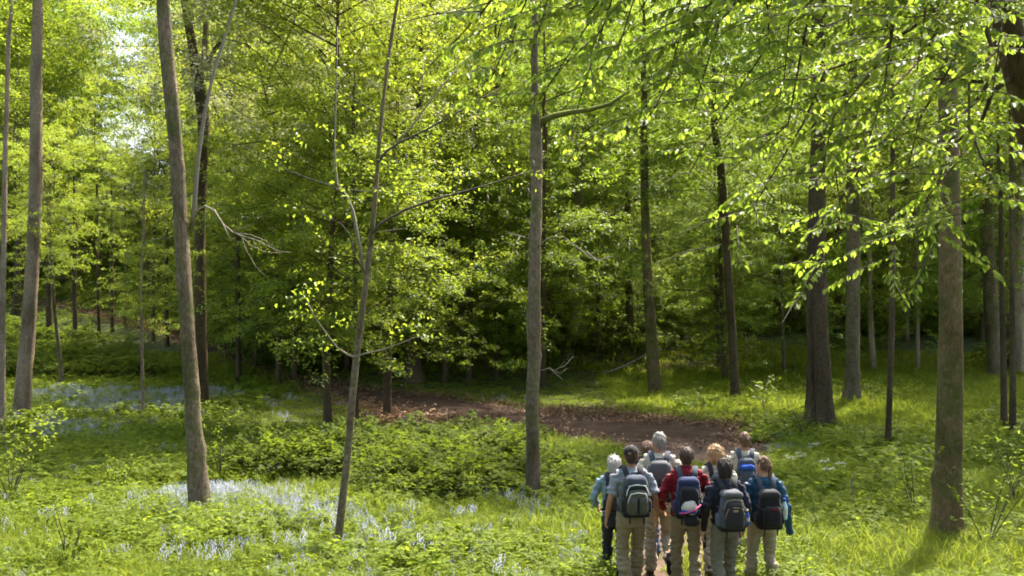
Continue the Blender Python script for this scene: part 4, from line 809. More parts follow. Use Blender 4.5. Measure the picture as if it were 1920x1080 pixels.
for i, (px, py, h, lab) in enumerate([(1502, 905, 52, 'white-flowered stalk nearest the walker in the blue top'), (1528, 898, 62, 'tallest white-flowered stalk behind the walker in the blue top'), (1545, 905, 40, 'short white-flowered stalk, third from the walkers'), (1576, 925, 52, 'white-flowered stalk nearest the bleached stick'), (1485, 890, 30, 'smallest white-flowered stalk beside the walkers'), (1558, 918, 36, 'low white-flowered stalk between two others')]): parsley(lab, px, py, h, 900 + i)
b = gpix(1603, 958); g = Geo(); g.tube([pix(*p, b.y) - b for p in ((1603, 960), (1600, 935), (1596, 910), (1600, 895), (1604, 884))], [.014, .014, .015, .010, .006], 7); o = g.obj('bleached_stick', M_DEADWOOD, None, loc=b); tag(o, 'crooked bleached stick standing in the lit herbs', 'stick')
# fallen branches on the bank
rnd = random.Random(44)
FALL = [((1130, 706), (1240, 655), .10, 'long grey fallen branch slanting behind the leaning mossy trunk'), ((1290, 640), (1345, 634), .09, 'pale fallen branch lying behind the close pair of stems'), ((1235, 668), (1300, 640), .08, 'grey fallen branch touching the leaning mossy trunk on its right'), ((1300, 655), (1350, 640), .05, 'thin bleached branch under the pale fallen one'), ((1190, 672), (1230, 690), .05, 'short grey branch lying left of the leaning mossy trunk'), ((1400, 640), (1440, 612), .05, 'forked pale branch in the scrub right of the dark straight trunk'), ((1270, 690), (1350, 672), .05, 'thin grey branch low on the brush pile'), ((1030, 705), (1075, 660), .04, 'pale twiggy branch sticking up from the leaf litter bank')]
for (a, c, r, lab) in FALL:
    A = gpix(*a); dd = A.y; B = pix(*c, dd + rnd.uniform(-.5, 1.5)); A = A + Vector((0, 0, .05)); e = empty('fallen_branch', A); tag(e, lab, 'branch', 'fallen branches on the bank'); n = 6; P = [(B - A) * (i / (n - 1)) + Vector((rnd.uniform(-.1, .1), 0, rnd.uniform(-.06, .12))) for i in range(n)]
    g = Geo(); g.tube(P, [r * .6 * (1 - .6 * i / n) for i in range(n)], 7); g.obj('limb', M_DEADWOOD, e); g = Geo()
    for k in range(9):
        i = rnd.randrange(1, n); q = P[i]; v = Vector((rnd.uniform(-1, 1), rnd.uniform(-.8, .3), rnd.uniform(-.1, 1.0))); l = rnd.uniform(.4, 1.2); g.tube([q, q + v * l * .5 + Vector((0, 0, .05)), q + v * l], [.016, .012, .005], 4)
    g.obj('twigs', M_TWIG, e)['kind'] = 'stuff'
A = gpix(905, 880) + Vector((0, 0, .75)); g = Geo(); g.tube([(-.35, 0, -.35), (-.1, 0, 0), (.12, 0, .1), (.3, .05, .12)], [.05, .045, .04, .02], 7); o = g.obj('fallen_branch', M_BARKD, None, loc=A); tag(o, 'dark bent branch poking out of the bramble thicket', 'branch')

# ------------------------------------------------------------------ the walkers
def fabric(name, c, rough=.85, var=.16, scale=22, bump=.35, bd=.012): return plain_mat(name, tuple(q * .6 for q in c), rough, var, scale, bump, bd, .2, .1)
SKIN = plain_mat('skin', (.42, .23, .16), .55, .10, 30, .15, .003, .4)
SKIN_T = plain_mat('skin_tanned', (.34, .165, .10), .55, .10, 30, .15, .003, .4)
HAIR = {k: plain_mat('hair_' + k, c, .6, .25, 120, .6, .006, .35, 0, (1, 1, .3)) for k, c in (('brown', (.055, .03, .018)), ('dark', (.022, .015, .012)), ('grey', (.20, .18, .165)), ('white', (.42, .39, .36)), ('blond', (.34, .21, .10)), ('light_brown', (.12, .065, .038)))}
EYE = plain_mat('eye', (.03, .02, .02), .2, .1)
LIP = plain_mat('lip', (.33, .12, .10), .5, .1)
C = {'khaki': fabric('cloth_khaki', (.34, .27, .165)), 'sand': fabric('cloth_sand', (.46, .39, .27)), 'stone': fabric('cloth_stone', (.38, .33, .22)), 'drab': fabric('cloth_drab', (.23, .22, .155)), 'black': fabric('cloth_black', (.018, .018, .022)), 'charcoal': fabric('cloth_charcoal', (.035, .035, .04)),
     'greytee': fabric('cloth_grey_blue', (.34, .38, .44)), 'paleblue': fabric('cloth_pale_blue', (.30, .42, .50)), 'cream': fabric('cloth_cream', (.68, .62, .50)), 'red': fabric('cloth_red', (.24, .008, .018)), 'navy': fabric('cloth_navy', (.022, .026, .05)), 'blue': fabric('cloth_blue', (.022, .09, .17)), 'jeans': fabric('cloth_jeans', (.05, .07, .15)), 'white': fabric('cloth_white', (.7, .68, .62)), 'slate': fabric('cloth_slate', (.07, .085, .12)), 'steel': fabric('cloth_steel', (.10, .12, .155)), 'royal': fabric('cloth_royal', (.02, .10, .50)), 'packblue': fabric('cloth_pack_blue', (.035, .05, .14)), 'tan': fabric('cloth_tan', (.42, .31, .20)), 'pink': fabric('cloth_pink', (.65, .10, .28)), 'grey': fabric('cloth_mid_grey', (.12, .125, .14)), 'olive': fabric('cloth_olive', (.10, .10, .07)), 'sock': fabric('cloth_sock', (.25, .22, .18))}
LEATHER = plain_mat('boot_leather', (.045, .032, .025), .6, .3, 40); SOLE = plain_mat('boot_sole', (.02, .02, .02), .8, .2, 60); PLASTIC = plain_mat('clear_plastic', (.35, .5, .6), .2, .1, 20, .05, .002, .6); BUCKLE = plain_mat('buckle', (.02, .02, .02), .35, .1); PIPING = plain_mat('reflective_piping', (.6, .62, .64), .45, .1)
def wrinkle(me, amp, seed, zfun=None, fx=9., fz=22.):
    """cloth folds: vertices pushed along their normals by stretched noise"""
    n = len(me.vertices); co = np.empty(n * 3, np.float32); me.vertices.foreach_get('co', co); co = co.reshape(-1, 3); no = np.empty(n * 3, np.float32); me.vertex_normals.foreach_get('vector', no); no = no.reshape(-1, 3)
    w = np.array([mnoise.noise((p[0] * fx + seed, p[1] * fx + p[2] * 4, p[2] * fz)) + .5 * mnoise.noise((p[0] * 26, p[1] * 26 + seed, p[2] * 40)) for p in co]); w = np.where(w > 0, w, w * 1.3)
    a = amp * (zfun(co[:, 2]) if zfun else 1.0); me.vertices.foreach_set('co', (co + no * (w * a)[:, None]).astype(np.float32).ravel()); me.update()
def place(me, name, mats, parent):
    for m in (mats if isinstance(mats, (list, tuple)) else [mats]): me.materials.append(m)
    me.name = name; return mobj(name, me, parent)
def hand_geo(g, w, dr, inn, s):
    """palm, four unequal bent fingers and a thumb: w wrist, dr along the forearm, inn towards the body"""
    w = Vector(w); dr = Vector(dr).normalized(); inn = Vector(inn); inn = (inn - dr * inn.dot(dr)).normalized(); fr = dr.cross(inn)
    if fr.y < 0: fr = -fr                                     # the thumb side points forwards
    g.tube([w - dr * .02 * s, w + dr * .03 * s, w + dr * .085 * s], [(.024 * s, .018 * s), (.036 * s, .016 * s), (.038 * s, .014 * s)], 10, ref=fr)
    for k, (o, l) in enumerate(((.027, .072), (.009, .082), (-.009, .076), (-.026, .060))):
        a = w + dr * .08 * s + fr * o * s; bnd = a + dr * l * .5 * s + inn * .006 * s; c = bnd + dr * l * .42 * s + inn * .026 * s
        g.tube([a - dr * .02 * s, a, bnd, c], [.0105 * s, .0100 * s, .0092 * s, .0075 * s], 7)
    a = w + dr * .025 * s + fr * .028 * s; g.tube([a - fr * .01 * s, a + dr * .03 * s + fr * .02 * s + inn * .008 * s, a + dr * .062 * s + fr * .024 * s + inn * .018 * s], [.013 * s, .0115 * s, .009 * s], 7)
    return w + dr * .10 * s + inn * .03 * s
def person(label, px, d, H, hair, top, legs, girth=1.0, yaw=0.0, look=0.0, sleeve='short', under=None, stride=1, shoe=LEATHER, bottoms='long', arms=None, skin=SKIN, hairstyle='short', collar=False, cap=False, lift=None, seed=0, foot_z=0.0, bow=0.0, sh=1.0):
    x = (px - 960) / F * d; s = H / 1.75; e = empty('person', (x, d, gz1(x, d) + .045 + foot_z), yaw); tag(e, label, 'person', 'walkers on the footpath'); V = Vector; rnd = random.Random(seed); gi = girth
    # joints
    hip = {-1: V((-.092, 0, .92)), 1: V((.092, 0, .92))}; kn, an = {}, {}
    f, r = stride, -stride
    kn[f] = V((f * .10, .14, .50)); an[f] = V((f * .10, .20, .10)); kn[r] = V((r * .10, .05, .485)); an[r] = V((r * .105, -.17, .13))
    if lift: kn[lift] = V((lift * .10, .07, .49)); an[lift] = V((lift * .12, -.26, .30)); kn[-lift] = V((-lift * .10, .04, .50)); an[-lift] = V((-lift * .10, .03, .10))
    A = {}
    for q in (-1, 1):
        el, wr = (arms or {}).get(q, ((.275, -.05, 1.13), (.285, .07, .88))); A[q] = (V((q * .185 * sh, 0, 1.415)), V((q * el[0], el[1], el[2])), V((q * wr[0], wr[1], wr[2])))
    hc = V((0, .02 + bow * .5, 1.635 - bow * .3))
    R3 = Matrix.Rotation(look, 3, 'Z') @ Matrix.Rotation(-bow * 3, 3, 'X')
    def hd(p): return hc + R3 @ V(p)
    S = lambda p: V(p) * s
    # the body: one surface
    g = Geo()
    g.tube([S(p) for p in ((0, 0, .84), (0, 0, .92), (0, 0, 1.05), (0, .005, 1.2), (0, 0, 1.33), (0, 0, 1.41), (0, 0, 1.46))], [(a * s * gi, b * s * gi) for a, b in ((.10, .08), (.145, .10), (.125, .088), (.14, .10), (.155, .098), (.14, .08), (.07, .06))], 16, ref=(1, 0, 0))
    g.tube([S((0, -.01, 1.40)), S((0, 0, 1.50)), S(hc + V((0, 0, -.03)))], [.06 * s, .054 * s, .052 * s], 12)
    g.ell(S(hc), (.076 * s, .095 * s, .112 * s), 18, 12)
    g.ell(S(hd((0, .04, -.065))), (.054 * s, .052 * s, .055 * s), 14, 9); g.ell(S(hd((0, .098, -.02))), (.013 * s, .018 * s, .028 * s), 8, 6)
    for q in (-1, 1): g.ell(S(hd((q * .078, -.002, -.012))), (.012 * s, .02 * s, .033 * s), 8, 6)
    ends = {}
    for q in (-1, 1):
        a, el, wr = A[q]; g.tube([S(a), S(a.lerp(el, .5)), S(el), S(el.lerp(wr, .35)), S(wr)], [.05 * s, .046 * s, .038 * s, .037 * s, .025 * s], 10)
        ends[q] = hand_geo(g, S(wr), (wr - el).normalized() + V((0, 0, -.25)), V((-q, .0, 0)), s)
        g.tube([S(hip[q]), S(hip[q].lerp(kn[q], .5)), S(kn[q]), S(kn[q].lerp(an[q], .3) + V((0, -.012, 0))), S(an[q])], [.078 * s, .07 * s, .052 * s, .052 * s, .036 * s], 10)
        g.tube([S(an[q] + V((0, -.02, -.02))), S(an[q] + V((0, .08, -.055)))], [.035 * s, .03 * s], 8)
    me = fuse(g, .0078, 3, .45); place(me, 'body', skin, e)
    for q in (-1, 1):
        g = Geo(); g.ell(S(hd((q * .03, .086, .012))), (.010 * s, .008 * s, .008 * s), 8, 6); g.obj('eye', EYE, e)
    g = Geo(); g.ell(S(hd((0, .095, -.062))), (.022 * s, .007 * s, .007 * s), 8, 6); g.obj('mouth', LIP, e)
    # trousers or shorts
    g = Geo(); zl = 1.0
    g.tube([S(p) for p in ((0, -.01, .80), (0, -.015, .88), (0, -.01, .95), (0, 0, 1.04))], [(a * s * gi, b * s * gi) for a, b in ((.155, .115), (.178, .138), (.168, .125), (.148, .108))], 18, ref=(1, 0, 0))
    for q in (-1, 1):
        h_, k_, a_ = hip[q], kn[q], an[q]
        if bottoms == 'long':
            low = a_ + V((0, -.005, -.045)); g.tube([S(h_ + V((0, 0, -.02))), S(h_.lerp(k_, .45)), S(k_), S(k_.lerp(low, .4) + V((0, -.012, 0))), S(k_.lerp(low, .75)), S(low)], [(.094 * s * gi, .108 * s * gi), (.089 * s, .098 * s), (.078 * s, .082 * s), (.076 * s, .082 * s), (.074 * s, .08 * s), (.076 * s, .084 * s)], 14)
        else: low = h_.lerp(k_, .93); g.tube([S(h_ + V((0, 0, -.02))), S(h_.lerp(k_, .45)), S(low)], [(.094 * s, .105 * s), (.09 * s, .097 * s), (.09 * s, .095 * s)], 14)
    me = fuse(g, .011, 3); wrinkle(me, .021 * s, seed * 3.7, lambda z: .35 + .9 * np.exp(-((z / s - .45) / .22) ** 2) + .8 * np.exp(-((z / s - .12) / .12) ** 2)); tr = place(me, 'trousers' if bottoms == 'long' else 'shorts', legs, e)
    if bottoms == 'long':
        g = Geo()
        for q in (-1, 1): g.rbox(S(V((q * .085, -.142 * gi, .86))), (.055 * s, .010 * s, .06 * s), .008 * s, 4)
        g2 = Geo(); g2.tube([S((0, -.012, 1.005)), S((0, -.012, 1.035))], [(.158 * s * gi, .118 * s * gi)] * 2, 22, ref=(1, 0, 0)); g2.obj('belt', C['charcoal'], tr)
    # shirt
    g = Geo()
    g.tube([S(p) for p in ((0, -.005, .93), (0, -.005, 1.02), (0, 0, 1.15), (0, 0, 1.30), (0, -.005, 1.39), (0, -.008, 1.45), (0, 0, 1.485))], [(a * s * gi, b * s * gi) for a, b in ((.176, .134), (.168, .124), (.170, .124), (.186, .126), (.182, .11), (.115, .085), (.066, .066))], 20, ref=(1, 0, 0))
    g.tube([S(A[-1][0] + V((.0, 0, .0))), S(V((-.09, -.005, 1.435))), S(V((0, -.01, 1.45))), S(V((.09, -.005, 1.435))), S(A[1][0])], [.062 * s, .062 * s, .06 * s, .062 * s, .062 * s], 12)
    def sl(gg, kind, rr=1.0):
        for q in (-1, 1):
            a, el, wr = A[q]
            if kind == 'short': gg.tube([S(a), S(a.lerp(el, .45)), S(a.lerp(el, .82))], [.068 * s * rr, .068 * s * rr, .072 * s * rr], 12)
            elif kind == 'long': gg.tube([S(a), S(a.lerp(el, .5)), S(el), S(el.lerp(wr, .5)), S(wr)], [.068 * s * rr, .064 * s * rr, .056 * s * rr, .052 * s * rr, .044 * s * rr], 12)
            elif kind == 'over': o = wr + (wr - el).normalized() * .15; gg.tube([S(a), S(a.lerp(el, .5)), S(el), S(el.lerp(wr, .5)), S(wr), S(o)], [.068 * s, .064 * s, .056 * s, .054 * s, .05 * s, .048 * s], 12)
    sl(g, sleeve); me = fuse(g, .0115, 3); wrinkle(me, .019 * s, seed * 1.9 + 5, None, 8, 15); sh_ = place(me, 'jumper' if collar else 'shirt', top, e)
    if under: g = Geo(); sl(g, 'long', .86); me = fuse(g, .0115, 2); wrinkle(me, .008 * s, seed + 2.); place(me, 'undershirt', under, e)
    if collar: g = Geo(); g.tube([S((0, -.005, 1.45)), S((0, 0, 1.49)), S((0, .005, 1.535))], [(.082 * s, .085 * s), (.075 * s, .078 * s), (.072 * s, .074 * s)], 18, False); me = g.mesh('collar', top); mobj('collar', me, sh_)
    else: g = Geo(); g.tube([S((0, -.005, 1.462)), S((0, 0, 1.492))], [(.078 * s, .082 * s), (.066 * s, .07 * s)], 18, False); mobj('collar', g.mesh('collar', top), sh_)
    # shoes
    for q in (-1, 1):
        a = an[q]; toe = V((q * .02, .17, -.07)); heel = V((0, -.055, -.06))
        if lift == q: toe = V((q * .01, .02, -.20)); heel = V((0, -.075, -.01))
        elif q == r and not lift: toe = V((q * .02, .15, -.115)); heel = V((0, -.06, -.055))
        g = Geo(); up = V((0, 0, 1)); g.tube([S(a + heel * 1.15), S(a + heel * .7), S(a.lerp(a + toe, .5) + V((0, 0, -.012)) + heel * .2), S(a + toe * .8), S(a + toe * 1.05)], [(.026 * s, .02 * s), (.042 * s, .045 * s), (.047 * s, .042 * s), (.048 * s, .034 * s), (.03 * s, .018 * s)], 12, ref=(1, 0, 0)); g.tube([S(a + V((0, -.01, -.05))), S(a + V((0, -.008, .05)))], [.05 * s, .047 * s], 12)
        me = fuse(g, .012, 2); so = place(me, 'boot' if bottoms != 'long' else 'shoe', shoe, e)
        n_ = (toe - heel).normalized(); dn = V((0, n_.z, -n_.y)); dn = dn if dn.z < 0 or lift == q else -dn
        if lift == q: dn = V((0, -.9, -.25)).normalized()
        g = Geo(); off = dn * .036; g.tube([S(a + heel * 1.2 + off), S(a + heel * .6 + off), S(a + (heel + toe) * .5 + off), S(a + toe * .85 + off), S(a + toe * 1.08 + off * .8)], [(.03 * s, .012 * s), (.042 * s, .014 * s), (.044 * s, .013 * s), (.048 * s, .013 * s), (.03 * s, .010 * s)], 12, ref=(1, 0, 0)); g.obj('sole', SOLE, so)
        if bottoms != 'long': g = Geo(); g.tube([S(a + V((0, -.008, .03))), S(a + V((0, -.008, .12)))], [.047 * s, .05 * s], 12); g.obj('sock', C['sock'], e)
    # hair
    g = Geo(); hs = {'short': 1.06, 'medium': 1.15, 'curly': 1.22, 'braid': 1.06, 'bob': 1.18}[hairstyle]
    g.ell(S(hd((0, -.012, .022))), (.079 * s * hs, .094 * s * hs, .100 * s * hs), 20, 13)
    if hairstyle == 'short': g.ell(S(hd((0, -.040, -.03))), (.066 * s, .058 * s, .065 * s), 14, 9)
    if hairstyle in ('medium', 'bob'): g.ell(S(hd((0, -.035, -.045))), (.084 * s, .072 * s, .08 * s), 16, 10)
    if hairstyle == 'curly':
        for k in range(46):
            a = rnd.random() * 6.28; z = rnd.uniform(-.12, .10); rr = math.sqrt(max(.05, 1 - (z / .125) ** 2)); p = V((math.cos(a) * .092 * rr, -.015 + math.sin(a) * .10 * rr, z))
            if p.y > .055 and z < .03: continue
            g.ell(S(hd(p)), (.03 * s,) * 3, 8, 6)
    me = fuse(g, .0085, 2); wrinkle(me, .011 * s if hairstyle != 'curly' else .012 * s, seed, None, 40, 14)
    # cut the hair away from the face
    import bmesh
    bm = bmesh.new(); bm.from_mesh(me); inv = R3.inverted(); dl = []
    for v in bm.verts:
        p = inv @ (v.co / s - hc)
        if p.y > .035 and p.z < .045 + (p.y - .05) * .3: dl.append(v)
        elif hairstyle == 'short' and p.z < -.085: dl.append(v)
        elif hairstyle == 'short' and abs(p.x) > .06 and p.z < -.035: dl.append(v)
    bmesh.ops.delete(bm, geom=dl, context='VERTS'); bm.to_mesh(me); bm.free(); hr = place(me, 'hair', HAIR[hair], e)
    n = len(me.vertices); co = np.empty(n * 3, np.float32); me.vertices.foreach_get('co', co); co = co.reshape(-1, 3); no = np.empty(n * 3, np.float32); me.vertex_normals.foreach_get('vector', no); no = no.reshape(-1, 3)
    rg_ = np.random.default_rng(seed); ix = rg_.integers(0, n, 900); curl = .9 if hairstyle == 'curly' else .35; dn = np.array([0, -.15, -1.]) - no[ix] * (no[ix] @ np.array([0, -.15, -1.]))[:, None]; dn = unit(dn + no[ix] * .28 + rg_.normal(0, curl, (900, 3)) * .5)
    Vv, Tt = leaf_geo(co[ix], dn, no[ix] + rg_.normal(0, .3, (900, 3)), (.016 + .022 * rg_.random(900)) * (1.3 if hairstyle in ('curly', 'bob', 'medium') else .8), ratio=.16); mobj('strands', np_mesh('strands', Vv, Tt, HAIR[hair]), hr)['kind'] = 'stuff'
    if hairstyle == 'braid':
        g = Geo(); b0 = hd((.062, -.055, -.005)); n = 13
        for k in range(n):
            t = k / (n - 1); p = V((b0.x + .012 * math.sin(k * 3.14) - .02 * t, b0.y - .03 - .05 * t, b0.z - .33 * t)); r_ = .024 * (1 - .35 * t)
            for q in (-1, 1): g.ell(S(p + V((q * .010, 0, -.008 * q))), (r_ * s, r_ * s, r_ * 1.1 * s), 8, 6)
        g.obj('braid', HAIR[hair], hr); g = Geo(); p = V((b0.x - .02, b0.y - .08, b0.z - .345)); g.ell(S(p), (.018 * s, .018 * s, .02 * s), 8, 6); g.obj('hair_tie', C['pink'], hr)
    if cap:
        g = Geo(); g.ell(S(hd((0, -.008, .045))), (.090 * s, .106 * s, .088 * s), 20, 12); me = g.mesh('cap', C['black']); bm = bmesh.new(); bm.from_mesh(me); dl = [v for v in bm.verts if (inv @ (v.co / s - hc)).z < .022]; bmesh.ops.delete(bm, geom=dl, context='VERTS'); bm.to_mesh(me); bm.free(); co = mobj('cap', me, e)
        g = Geo(); n = 12; Pm = [S(hd((.075 * math.sin(a), .085 + .075 * math.cos(a), .03 - .015 * math.cos(a)))) for a in np.linspace(-1.3, 1.3, n)]; ctr = S(hd((0, .06, .04))); g.add(Pm + [ctr] + [p + V((0, 0, .006)) for p in Pm] + [ctr + V((0, 0, .008))], [(i, i + 1, n) for i in range(n - 1)] + [(n + 2 + i, n + 1 + i, 2 * n + 1) for i in range(n - 1)] + [(i, n + 1 + i, n + 2 + i, i + 1) for i in range(n - 1)]); g.obj('peak', C['black'], co)
        g = Geo(); g.rbox(S(hd((-.012, -.108, .045))), (.032 * s, .004 * s, .012 * s), .004, 3); g.obj('adjuster_opening', skin, co)
        g = Geo(); g.ell(S(hd((0, -.006, .134))), (.01 * s, .01 * s, .006 * s), 8, 5); g.obj('button', C['black'], co)
    return e, s, ends
def backpack(label, who, w=.30, h=.44, dp=.17, zc=1.22, main='charcoal', lid='slate', pocket='charcoal', strap='charcoal', trim=None, panels=None, taper=.18, drop=0.0, group='backpacks of the walkers', bottle=False, topflap=None, crest=None, back=.125, lh=.13, ph=.31):
    e0, s, _ = who; e = empty('backpack', e0.location, e0.rotation_euler.z); tag(e, label, 'backpack', group); V = Vector; S = lambda p: V(p) * s; yb = -back; h *= 1; M = C
    def part(nm, mat, par, *a, **k): g = Geo(); g.rbox(*a, **k); return g.obj(nm, mat, par)
    me = None; g = Geo(); g.rbox(S((0, yb - dp * .5, zc)), (w * .5 * s, dp * .5 * s, h * .5 * s), .07 * s, 9, taper, .16); m_ = g.mesh('bag', M[main]); wrinkle(m_, .006 * s, w * 50, None, 12, 12); bag = mobj('bag', m_, e)
    yo = yb - dp
    g = Geo(); g.rbox(S((0, yb - dp * .52, zc + h * (.53 - lh))), (w * .43 * s, dp * .53 * s, h * lh * s), .05 * s, 8, .22, .1); m_ = g.mesh('lid', M[lid]); wrinkle(m_, .005 * s, 7, None, 14, 14); mobj('lid', m_, e)
    g = Geo(); g.rbox(S((0, yo - .012, zc - h * (.45 - ph))), (w * .38 * s, .052 * s, h * ph * s), .05 * s, 8, .16, .18); m_ = g.mesh('front_pocket', M[pocket]); wrinkle(m_, .005 * s, 3, None, 14, 14); fp = mobj('front_pocket', m_, e)
    part('hem_flap', M['black'], e, S((0, yb - dp * .5, zc - h * .47)), (w * .50 * s, dp * .47 * s, .035 * s), .03 * s, 6)
    for q in (-1, 1):
        part('side_pocket', M[main], e, S((q * w * .49, yb - dp * .45, zc - h * .25)), (.028 * s, dp * .36 * s, h * .17 * s), .025 * s, 5, 0., .15)
        g = Geo(); g.tube([S(p) for p in ((q * .075, yb - .03, zc + h * .40), (q * .09, -.085, 1.47), (q * .105, -.02, 1.525), (q * .12, .06, 1.48), (q * .135, .125, 1.36), (q * .15, .10, 1.18), (q * .175, -.02, 1.06), (q * .15, yb - .02, zc - h * .38))], [(.030 * s, .010 * s), (.034 * s, .012 * s), (.034 * s, .012 * s), (.034 * s, .012 * s), (.032 * s, .012 * s), (.016 * s, .006 * s), (.013 * s, .004 * s), (.013 * s, .004 * s)], 10, ref=(1, 0, 0)); g.obj('shoulder_strap', M[strap], e)
        g = Geo(); g.tube([S((q * w * .52, yb - dp * .2, zc + h * .1)), S((q * w * .50, yo - .01, zc + h * .06)), S((q * w * .36, yo - .04, zc + h * .02))], [(.008 * s, .003 * s)] * 3, 6); g.obj('compression_strap', M['black'], e)
        part('buckle', BUCKLE, e, S((q * w * .40, yo - .035, zc + h * .04)), (.014 * s, .006 * s, .010 * s), .004, 3)
        g = Geo(); g.tube([S((q * w * .42, yb - .03, zc - h * .44)), S((q * .19, -.03, 1.0)), S((q * .12, .13, .99))], [(.008 * s, .028 * s), (.008 * s, .022 * s), (.005 * s, .014 * s)], 8, ref=(0, 1, 0)); g.obj('hip_strap', M['black'], e)
        g = Geo(); g.tube([S((q * .08, yo + .02, zc - h * .48)), S((q * .085, yo + .025, zc - h * .48 - .10))], [(.010 * s, .003 * s)] * 2, 6); g.obj('loose_strap', M['black'], e)
    g = Geo(); g.tube([S((-.04, yb - .02, zc + h * .47)), S((-.03, yb - .035, zc + h * .56)), S((.03, yb - .035, zc + h * .56)), S((.04, yb - .02, zc + h * .47))], [(.009 * s, .005 * s)] * 4, 8); g.obj('haul_loop', M['black'], e)
    if trim:
        for nm, zz, ww, hh, yy, par in (('piping', zc + h * .16, w * .40, h * .17, yo - .022, e), ('zip', zc - h * .02, w * .36, h * .16, yo - .058, fp)):
            g = Geo(); g.tube([S((-ww, yy + .03, zz - hh)), S((-ww * .97, yy + .006, zz)), S((-ww * .75, yy, zz + hh * .8)), S((0, yy - .004, zz + hh)), S((ww * .75, yy, zz + hh * .8)), S((ww * .97, yy + .006, zz)), S((ww, yy + .03, zz - hh))], .0065 * s, 6); g.obj(nm, trim, par)
    if panels:
        for q in (-1, 1): part('mesh_panel', panels, fp, S((q * w * .17, yo - .062, zc - h * .06)), (w * .13 * s, .010 * s, h * .07 * s), .008 * s, 4, 0., .1)
        part('centre_band', M['black'], fp, S((0, yo - .068, zc - h * .2)), (w * .05 * s, .008 * s, h * .2 * s), .006 * s, 4)
    if topflap: g = Geo(); g.rbox(S((0, yo + .0, zc + h * .26)), (w * .34 * s, .05 * s, h * .12 * s), .045 * s, 7, .1, .2); m_ = g.mesh('stuffed_jacket', M[topflap]); wrinkle(m_, .012 * s, 9, None, 18, 18); mobj('stuffed_jacket', m_, e)
    if crest: part('badge', crest, fp, S((0, yo - .066, zc + h * .05)), (w * .10 * s, .006 * s, h * .03 * s), .004 * s, 3)
    return e, s
K = {}
K[1] = person('white-haired walker in a pale blue shirt and dark trousers, outermost on the left', 1152, 12.75, 1.58, 'white', C['paleblue'], C['charcoal'], sleeve='long', stride=-1, yaw=-.15, look=-.3, hairstyle='medium', seed=1, arms={-1: ((.30, -.02, 1.16), (.25, .16, 1.02))})
K[2] = person('walker in a black cap and grey-blue T-shirt with beige trousers', 1184, 12.15, 1.75, 'brown', C['greytee'], C['khaki'], sleeve='short', stride=1, skin=SKIN_T, cap=True, seed=2, yaw=.1, look=-.15, arms={-1: ((.27, -.06, 1.13), (.30, .02, .90)), 1: ((.285, -.05, 1.13), (.325, .05, .89))}, girth=1.05)
K[3] = person('mostly hidden walker with short brown hair and blue jeans', 1214, 14.4, 1.63, 'light_brown', C['navy'], C['jeans'], sleeve='long', stride=-1, seed=3, hairstyle='medium')
K[4] = person('grey-haired walker in a cream shirt lifting one dark-soled shoe', 1236, 13.0, 1.84, 'grey', C['cream'], C['sand'], sleeve='short', seed=4, lift=1, look=.35, yaw=-.12, girth=1.03, skin=SKIN_T)
K[5] = person('walker in a dark red high-necked jumper', 1287, 12.15, 1.74, 'brown', C['red'], C['khaki'], sleeve='long', stride=-1, collar=True, seed=5, yaw=-.06, look=.1, girth=1.1, arms={-1: ((.30, -.03, 1.15), (.265, .16, .98)), 1: ((.30, -.03, 1.15), (.265, .16, .98))}, skin=SKIN_T)
K[6] = person('walker with curly fair hair hidden behind the walker in navy', 1342, 13.1, 1.68, 'blond', C['cream'], C['stone'], sleeve='short', stride=1, seed=6, hairstyle='curly')
K[7] = person('dark-haired walker in a navy T-shirt over long black sleeves', 1360, 11.9, 1.64, 'dark', C['navy'], C['drab'], sleeve='short', under=C['black'], stride=1, seed=7, yaw=.12, look=-.2, hairstyle='bob', arms={-1: ((.265, -.05, 1.12), (.285, .0, .86)), 1: ((.28, -.05, 1.13), (.265, .05, .88))}, girth=1.03)
K[8] = person('short-haired walker in shorts and boots, farthest ahead of the group', 1396, 14.3, 1.76, 'light_brown', C['cream'], C['drab'], sleeve='short', bottoms='shorts', stride=1, seed=8, yaw=-.1, look=.15, skin=SKIN_T)
K[9] = person('walker with a long braid in a blue top, outermost on the right', 1431, 12.15, 1.66, 'light_brown', C['blue'], C['sand'], sleeve='over', stride=-1, seed=9, yaw=.12, hairstyle='braid', look=.55, arms={1: ((.29, -.06, 1.13), (.34, .0, .88)), -1: ((.25, .0, 1.12), (.22, .18, .98))})
backpack('small dark daypack on the pale blue shirt, mostly hidden', K[1], w=.24, h=.36, dp=.12, main='charcoal', lid='charcoal', pocket='charcoal')
backpack('dark grey backpack with blue-grey lid and white piping behind the grey-blue T-shirt', K[2], w=.32, h=.46, dp=.19, zc=1.20, main='charcoal', lid='slate', pocket='olive', trim=PIPING, panels=C['grey'], lh=.16, ph=.32)
backpack('small dark rucksack of the mostly hidden walker in jeans', K[3], w=.24, h=.36, dp=.12)
backpack('grey-topped backpack with a dark pocket on the cream shirt', K[4], w=.31, h=.46, dp=.18, zc=1.20, main='grey', lid='grey', pocket='black', strap='slate', lh=.24, ph=.26, taper=.1)
p5 = backpack('navy blue backpack with a hanging sun hat on the red jumper', K[5], w=.31, h=.46, dp=.17, zc=1.19, main='packblue', lid='packblue', pocket='black', strap='slate', lh=.10, ph=.38, taper=.22)
backpack('small pack of the walker with curly fair hair, hidden by the navy T-shirt', K[6], w=.24, h=.34, dp=.12, main='olive')
p7 = backpack('rounded grey-black backpack with tan edging on the navy T-shirt', K[7], w=.32, h=.47, dp=.2, zc=1.16, main='steel', lid='grey', pocket='charcoal', strap='charcoal', trim=C['tan'], taper=.34, crest=C['tan'], lh=.09, ph=.36)
